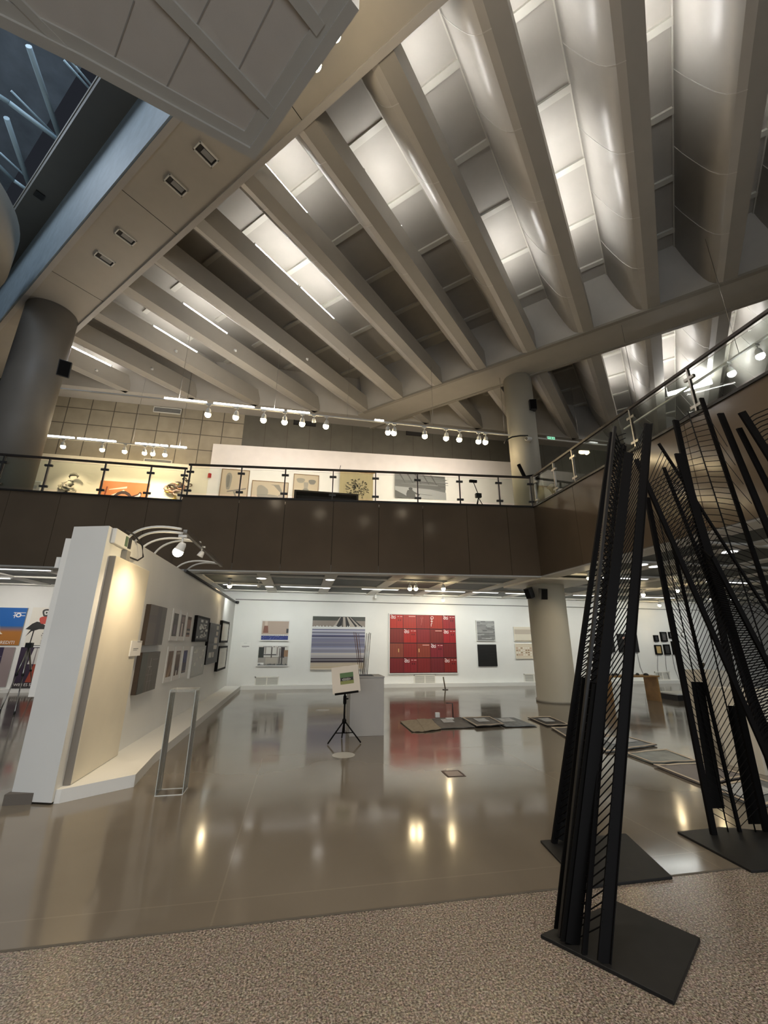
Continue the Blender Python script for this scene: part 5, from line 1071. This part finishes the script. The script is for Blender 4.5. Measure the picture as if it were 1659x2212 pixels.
# ------------------------------------------------------------------ posters and tripod in the far left gallery
def poster(label, x0, y0, x1, y1, pp, base, texts=()):
    th, pt, f = art_back('poster', label, 'poster', x0, y0, x1, y1, patches=pp, base=base, thick=.02, Y=16.28, group='posters in the far left gallery')
    X0, Z0, wd, ht = rect_y(x0, y0, x1, y1, 16.26)
    if texts:
        g = MB()
        for body, size, a, b in texts: text_mesh(body, size, g, pt(a * wd, b * ht, .035), X, Z, -Y)
        g.build('lettering', mat('poster lettering %s' % ('dark' if base[0] > .5 else 'pale'), (.05, .05, .05) if base[0] > .5 else (.85, .83, .8), .6), th)
    return th
pp = [((0, .42, 1, 1), (.01, .12, .42)), ((0, .38, 1, .5), (.12, .17, .2)), ((0, 0, 1, .42), (.40, .16, .03))]
for k in range(8): pp.append(((0, .34 + k * .02, 1, .36 + k * .02), tuple((.40 + (.01 - .40) * k / 8, .16 + (.12 - .16) * k / 8, .03 + (.3 - .03) * k / 8))))
pp += [([(.1, .30), (.45, .29), (.36, .36), (.3, .55), (.1, .55)], (.75, .70, .6))] + [([(.12 + k * .06, .3), (.14 + k * .06, .3), (.13 + k * .05, .55), (.11 + k * .05, .55)], (.6, .12, .05)) for k in range(4)] + [([(0, .16), (.5, .30), (.62, .34), (.2, .2), (.1, .1)], (.03, .02, .01))]
pp += [((.62, .86, .98, .875), (.85, .85, .85)), ((.62, .78, .98, .795), (.85, .85, .85)), (blob(.78, .80, .085, .06, 16, 0, 0), (.85, .85, .85)), (blob(.78, .80, .045, .032, 16, 0, 0), (.02, .13, .4)), ((.66, .72, .68, .875), (.85, .85, .85))]
poster('blue and orange seaside poster with striped deckchair, upper left', -12, 1312, 40, 1394, pp, (.05, .15, .3), (('NE CREDITI', .14, .12, .035),))
pp = [([(.05, .42), (.3, .56), (.5, .62), (.7, .6), (1, .5), (1, .42), (.7, .42), (.35, .36), (.12, .22), (.3, .4)], (.02, .02, .02)), (blob(.85, .66, .25, .12), (.55, .07, .05)), (blob(.86, .86, .2, .12, 16), (.02, .02, .02)), (blob(.86, .86, .11, .07, 16), (.7, .7, .66)), (blob(.86, .86, .04, .03, 12), (.02, .02, .02)), ((.45, .3, 1, .32), (.03, .03, .03)), ((.6, .32, .64, .42), (.03, .03, .03)), ((.75, .32, .79, .42), (.03, .03, .03))]
pp = [((([(a * .62 - .10, b) for a, b in q]) if isinstance(q[0], tuple) else q), c) for q, c in pp]
poster('white poster with black crow wearing a round dial head, upper right', 72, 1312, 126, 1394, pp, (.78, .75, .67), (('TRTIGIRSIM M', .09, .42, .22), ('TOSI DI MIRS', .075, .46, .155), ('DAT IN DONIA', .075, .46, .09), ('SE ATRIDAS', .075, .46, .03)))
pp = [((0, 0, .62, 1), (.035, .025, .06)), ((.62, 0, 1, 1), (.30, .24, .24)), ((0, .6, .6, .63), (.14, .1, .14)), ((0, .75, .6, .77), (.16, .13, .2)), ((.0, .35, .6, .5), (.02, .02, .05))]
poster('dark violet poster with mauve margin, lower left', -30, 1398, 12, 1484, pp, (.05, .04, .07))
pp = [((0, .14, 1, 1), (.04, .025, .05)), ([(.35, .14), (1, .14), (1, .6), (.5, .6)], (.36, .07, .04)), ([(.3, .58), (.4, .98), (1, .98), (1, .58)], (.70, .68, .64))] + [([(.45 + k * .12, .58), (.49 + k * .12, .58), (.50 + k * .12, .98), (.48 + k * .12, .98)], (.25, .22, .22)) for k in range(5)] + [((0, 0, 1, .13), (.04, .035, .035))]
poster('dark poster with white flared skirt shape over red, lower right', 46, 1398, 98, 1486, pp, (.04, .03, .04), (('WIN ES SAMP NUR', .12, .05, .05),))
tp_ = ony(64, 1392, 12.6)
th = thing('camera_tripod', 'silver-legged camera tripod standing before the posters', 'tripod', (tp_.x, 12.6, 0))
MB().box(tp_ + Vector((-.07, -.05, -.08)), tp_ + Vector((.07, .05, .04))).build('head', M_BPLAST, th); MB().tube([tp_, tp_ + Vector((.02, 0, .38))], .012, 6).build('centre_post', M_DSTEEL, th)
for px in ((0, 1537), (31, 1542), (70, 1500)):
    e = onz(*px, .01); top = tp_ + Vector((0, 0, -.05)); m = top.lerp(e, .45); g = MB().tube([top, m], .022, 8).tube([m, e], .013, 8); g.build('leg', M_STEEL, th)
    MB().lathe(m - Z * .03, [(.03, 0), (.03, .06)], 10).build('clamp', M_BPLAST, th); MB().lathe(e, [(.02, -.01), (.02, .05)], 8).build('foot', M_BPLAST, th)

# ------------------------------------------------------------------ black steel sculptures
def plate(parent, pts, h=.018, m=M_BPLATE):
    return MB().prism([(p.x, p.y) for p in pts], .0, h).build('base_plate', m, parent, bevel=.003)
def P3(px, py, yv): return ony(px, py, yv)
def ground(px, py): return onz(px, py, .018)
def bar(parent, a, b, wid, thk=.03, side=None, m=M_BLACK, name='bar'):
    return MB().bar(a, b, wid, thk, side or (1, 0, 0)).build(name, m, parent)
def down(a, b):                                     # carry the line b -> a on to the floor
    k = (a.z - .018) / (b.z - a.z); return a + (a - b) * k
def grille(parent, a0, a1, b0, b1, n, r=.0045, kink=.0, m=M_BLACK, sh=0.0):
    """rods from bar a to bar b, with short bent ends"""
    g = MB(); tb = (b1 - b0).normalized() * sh
    b0 = b0 + tb
    for i in range(n):
        q = (i + .5) / n; p = a0.lerp(a1, q); s_ = b0.lerp(b1, q)
        d = (s_ - p); t_ = (a1 - a0).normalized()
        if kink: g.tube([p - t_ * kink, p + d * .10, s_ - d * .10, s_ + t_ * kink], r, 5, cap=False)
        else: g.tube([p, s_], r, 5, cap=False)
    return g.build('rod_grille', m, parent)
# near tower
th = thing('steel_sculpture', 'near black steel tower of leaning bars and rods on a square plate on the granite', 'sculpture', (1.9, 2.6, 0))
plate(th, [onz(1167, 2018, .018), onz(1330, 1945, .018), onz(1512, 2025, .018), onz(1455, 2162, .018)])
Yt = 2.75
aL, bL = ground(1210, 2024), P3(1328, 922, Yt)
aM, bM = ground(1236, 2040), P3(1358, 978, Yt)
aR, bR = ground(1303, 2080), P3(1399, 916, Yt)
aK, bK = ground(1262, 2062), P3(1352, 930, Yt + .25)
MB().bar(aL, bL, .022, .02, (1, 0, 0)).build('bar', mat('paler black edge', (.02, .018, .016), .4, spec=.3), th)  # slightly paler black than the other bars
MB().bar(aM, bM, .075, .012, (1, -.2, 0)).build('bar', M_BLACK, th)
MB().bar(aR, bR, .060, .012, (1, -.2, 0)).bar(aR + Vector((.03, -.006, 0)), bR + Vector((.03, -.006, 0)), .006, .03, (1, 0, 0)).build('bar', M_BLACK, th)
MB().bar(aK, bK.lerp(aK, .05), .03, .01, (1, 0, 0)).build('bar', M_BLACK, th)
grille(th, aM + Vector((.032, 0, 0)), bM + Vector((.03, 0, .0)), aR + Vector((-.024, 0, 0)), bR + Vector((-.02, 0, 0)), 66, .0036, .018, sh=.13)
grille(th, aL, bL, aM + Vector((-.02, .02, 0)), bM + Vector((-.02, .02, 0)), 64, .0055, sh=.14)
grille(th, aL + Vector((.075, .10, .02)), bL + Vector((.11, .10, 0)), aK, bK, 58, .005, sh=.12)
MB().bar(aL + Vector((.05, .06, 0)), aL.lerp(bL, .40) + Vector((.05, .06, 0)), .13, .006, (1, .3, 0)).build('perforated_plate', mat('dark perforated plate', (.006, .0055, .005), .6, spec=.12), th)
MB().bar(aM + Vector((-.02, .02, 0)), aM.lerp(bM, .42) + Vector((-.02, .02, 0)), .09, .006, (1, .2, 0)).build('perforated_plate', mat('dark perforated plate', (.006, .0055, .005), .6, spec=.12), th)
# rear tower
th = thing('steel_sculpture', 'black steel tower just behind the near one, on its own plate', 'sculpture', (2.4, 3.5, 0))
plate(th, [onz(1167, 1815, .018), onz(1352, 1800, .018), onz(1452, 1893, .018), onz(1262, 1915, .018)])
Yt = 3.65
a1, b1 = ground(1197, 1822), P3(1322, 935, Yt); a2, b2 = ground(1235, 1850), P3(1345, 960, Yt + .1); a3, b3 = ground(1275, 1862), P3(1400, 1000, Yt)
MB().bar(a1, b1, .05, .02).build('bar', M_BLACK, th); MB().bar(a2, b2, .04, .02).build('bar', M_BLACK, th)
grille(th, a1, b1, a2, b2, 72, .0055, sh=.18)
grille(th, a1 + Vector((.08, .12, 0)), b1 + Vector((.13, .12, 0)), a2 + Vector((.05, .1, 0)), b2 + Vector((.08, .1, 0)), 66, .005, sh=.28)
MB().bar(a1 + Vector((.10, .03, 0)), a1.lerp(b1, .33) + Vector((.09, .03, 0)), .17, .006, (1, -.2, 0)).build('perforated_plate', mat('dark perforated plate', (.006, .0055, .005), .6, spec=.12), th)
# right tower
th = thing('steel_sculpture', 'open black steel tower at right with fine slanted rods, on a plate with clipped corner', 'sculpture', (3.9, 3.6, 0))
plate(th, [onz(1463, 1796, .018), onz(1560, 1786, .018), onz(1720, 1800, .018), onz(1760, 1870, .018), onz(1622, 1880, .018)])
Yt = 3.7
c1a, c1b = ground(1542, 1803), P3(1398, 1075, Yt)
c2a, c2b = ground(1598, 1797), P3(1447, 1150, Yt)
c3a, c3b = ground(1657, 1796), P3(1459, 908, Yt)
MB().bar(c1a, c1b, .055, .025).build('bar', M_BLACK, th); MB().bar(c2a, c2b, .028, .02).build('bar', M_BLACK, th); MB().bar(c3a, c3b, .072, .025).build('bar', M_BLACK, th)
t1a, t1b = ground(1573, 1797).copy(), P3(1424, 1120, Yt + .1); t2a, t2b = ground(1632, 1797), P3(1490, 1180, Yt + .1)
MB().tube([t1a, t1b], .006, 6).build('bar', M_BLACK, th); MB().tube([t2a, t2b], .006, 6).build('bar', M_BLACK, th)
dz = Vector((0, 0, -.14))
grille(th, c1a - dz, c1b, c2a, c2b + dz, 44, .003); grille(th, c2a, c2b + dz, c3a - dz * 1.2, c3a.lerp(c3b, .75) - dz, 46, .003)
e0, e1 = P3(1487, 1475, Yt), P3(1560, 1745, Yt)
MB().bar(P3(1506, 1473, Yt + .03), P3(1551, 1746, Yt + .03), .14, .006).build('perforated_plate', mat('dark perforated plate', (.006, .0055, .005), .6, spec=.12), th)
MB().bar(P3(1588, 1525, Yt + .03), P3(1634, 1780, Yt + .03), .17, .006).build('perforated_plate', mat('dark perforated plate', (.006, .0055, .005), .6, spec=.12), th)
# far right group: long bars leaning in from outside the picture
th = thing('steel_sculpture', 'largest black steel sculpture, long bars leaning in from the right edge', 'sculpture', (4.6, 3.3, 0))
Yt = 3.3
def lean(p0, p1, wid, thk=.02, Yq=Yt, name='bar'):
    a, b = P3(*p0, Yq), P3(*p1, Yq); a = down(a, b); MB().bar(a, b, wid, thk).build(name, M_BLACK, th); return a, b
Da, Db = lean((1651, 1620), (1374, 992), .05)
Ea, Eb = lean((1640, 1560), (1466, 980), .10, Yq=Yt + .05)
Fa, Fb = lean((1659, 1434), (1540, 1205), .05, Yq=Yt - .1)
Ga, Gb = lean((1638, 1225), (1515, 860), .055, Yq=Yt + .3)
Ha, Hb = lean((1659, 1142), (1556, 893), .08, Yq=Yt)
Ia, Ib = lean((1659, 980), (1602, 890), .10, Yq=Yt - .2)
Ja, Jb = lean((1659, 1050), (1596, 925), .07, Yq=Yt - .1)
La, Lb = lean((1504, 1083), (1423, 958), .025, Yq=Yt + .2)
Ma, Mb_ = lean((1620, 1480), (1434, 1010), .03, Yq=Yt + .1)
Ka, Kb = P3(1600, 1246, Yt + .25), P3(1486, 889, Yt + .25)
MB().tube([down(Ka, Kb), Ka, P3(1545, 1072, Yt + .27), Kb], .007, 6).build('bar', M_BLACK, th)
Ka = down(Ka, Kb)
C3a, C3b = c3a.lerp(c3b, .45), c3b
def seg(a, b, z0, z1): return (a + (b - a) * ((z0 - a.z) / (b.z - a.z)), a + (b - a) * ((z1 - a.z) / (b.z - a.z)))
za, zb_ = 2.0, 3.75
g0, g1 = seg(C3a, C3b, za, C3b.z); k0, k1 = seg(Ka, Kb, za - .1, Kb.z); q0, q1 = seg(Ga, Gb, za - .25, Gb.z - .1)
grille(th, g0, g1, k0, k1, 30, .004); grille(th, k0, k1, q0, q1, 38, .004)
d0, d1 = seg(Da, Db, .75, Db.z - .25); e0, e1 = seg(Ea, Eb, .85, Eb.z - .1); f0, f1 = seg(Fa, Fb, 1.0, Fb.z); l0, l1 = seg(La, Lb, 1.2, Lb.z - .05); m0, m1 = seg(Ma, Mb_, .9, Mb_.z - .1)
grille(th, d0, d1, e0, e1, 70, .004, .02); grille(th, d0, d1, l0, l1, 60, .0035); grille(th, m0, m1, e0, e1, 60, .0055, .03, sh=.12); grille(th, e0, e1 - Vector((0, 0, .9)), f0, f1, 70, .005, .03)
h0, h1 = seg(Ha, Hb, 1.6, Hb.z - .1); i0, i1 = seg(Ia, Ib, 2.0, Ib.z - .05)
grille(th, i0, i1, i0 + Vector((1.1, -.1, .1)), i1 + Vector((1.1, -.1, .5)), 44, .006, .02)
grille(th, q0, q1, h0 + Vector((-.05, 0, 0)), h1 + Vector((-.06, 0, -.2)), 10, .003)
x0 = min(v_.x for v_ in (Da, Ea, Fa, Ga, Ha, Ia, Ja, La, Ma)) - .2; x1 = max(v_.x for v_ in (Da, Ea, Fa, Ga, Ha, Ia, Ja, La, Ma)) + .3
MB().box((max(x0, 4.35), 3.05, 0), (x1, 3.75, .018)).build('base_plate', M_BPLATE, th)
done()
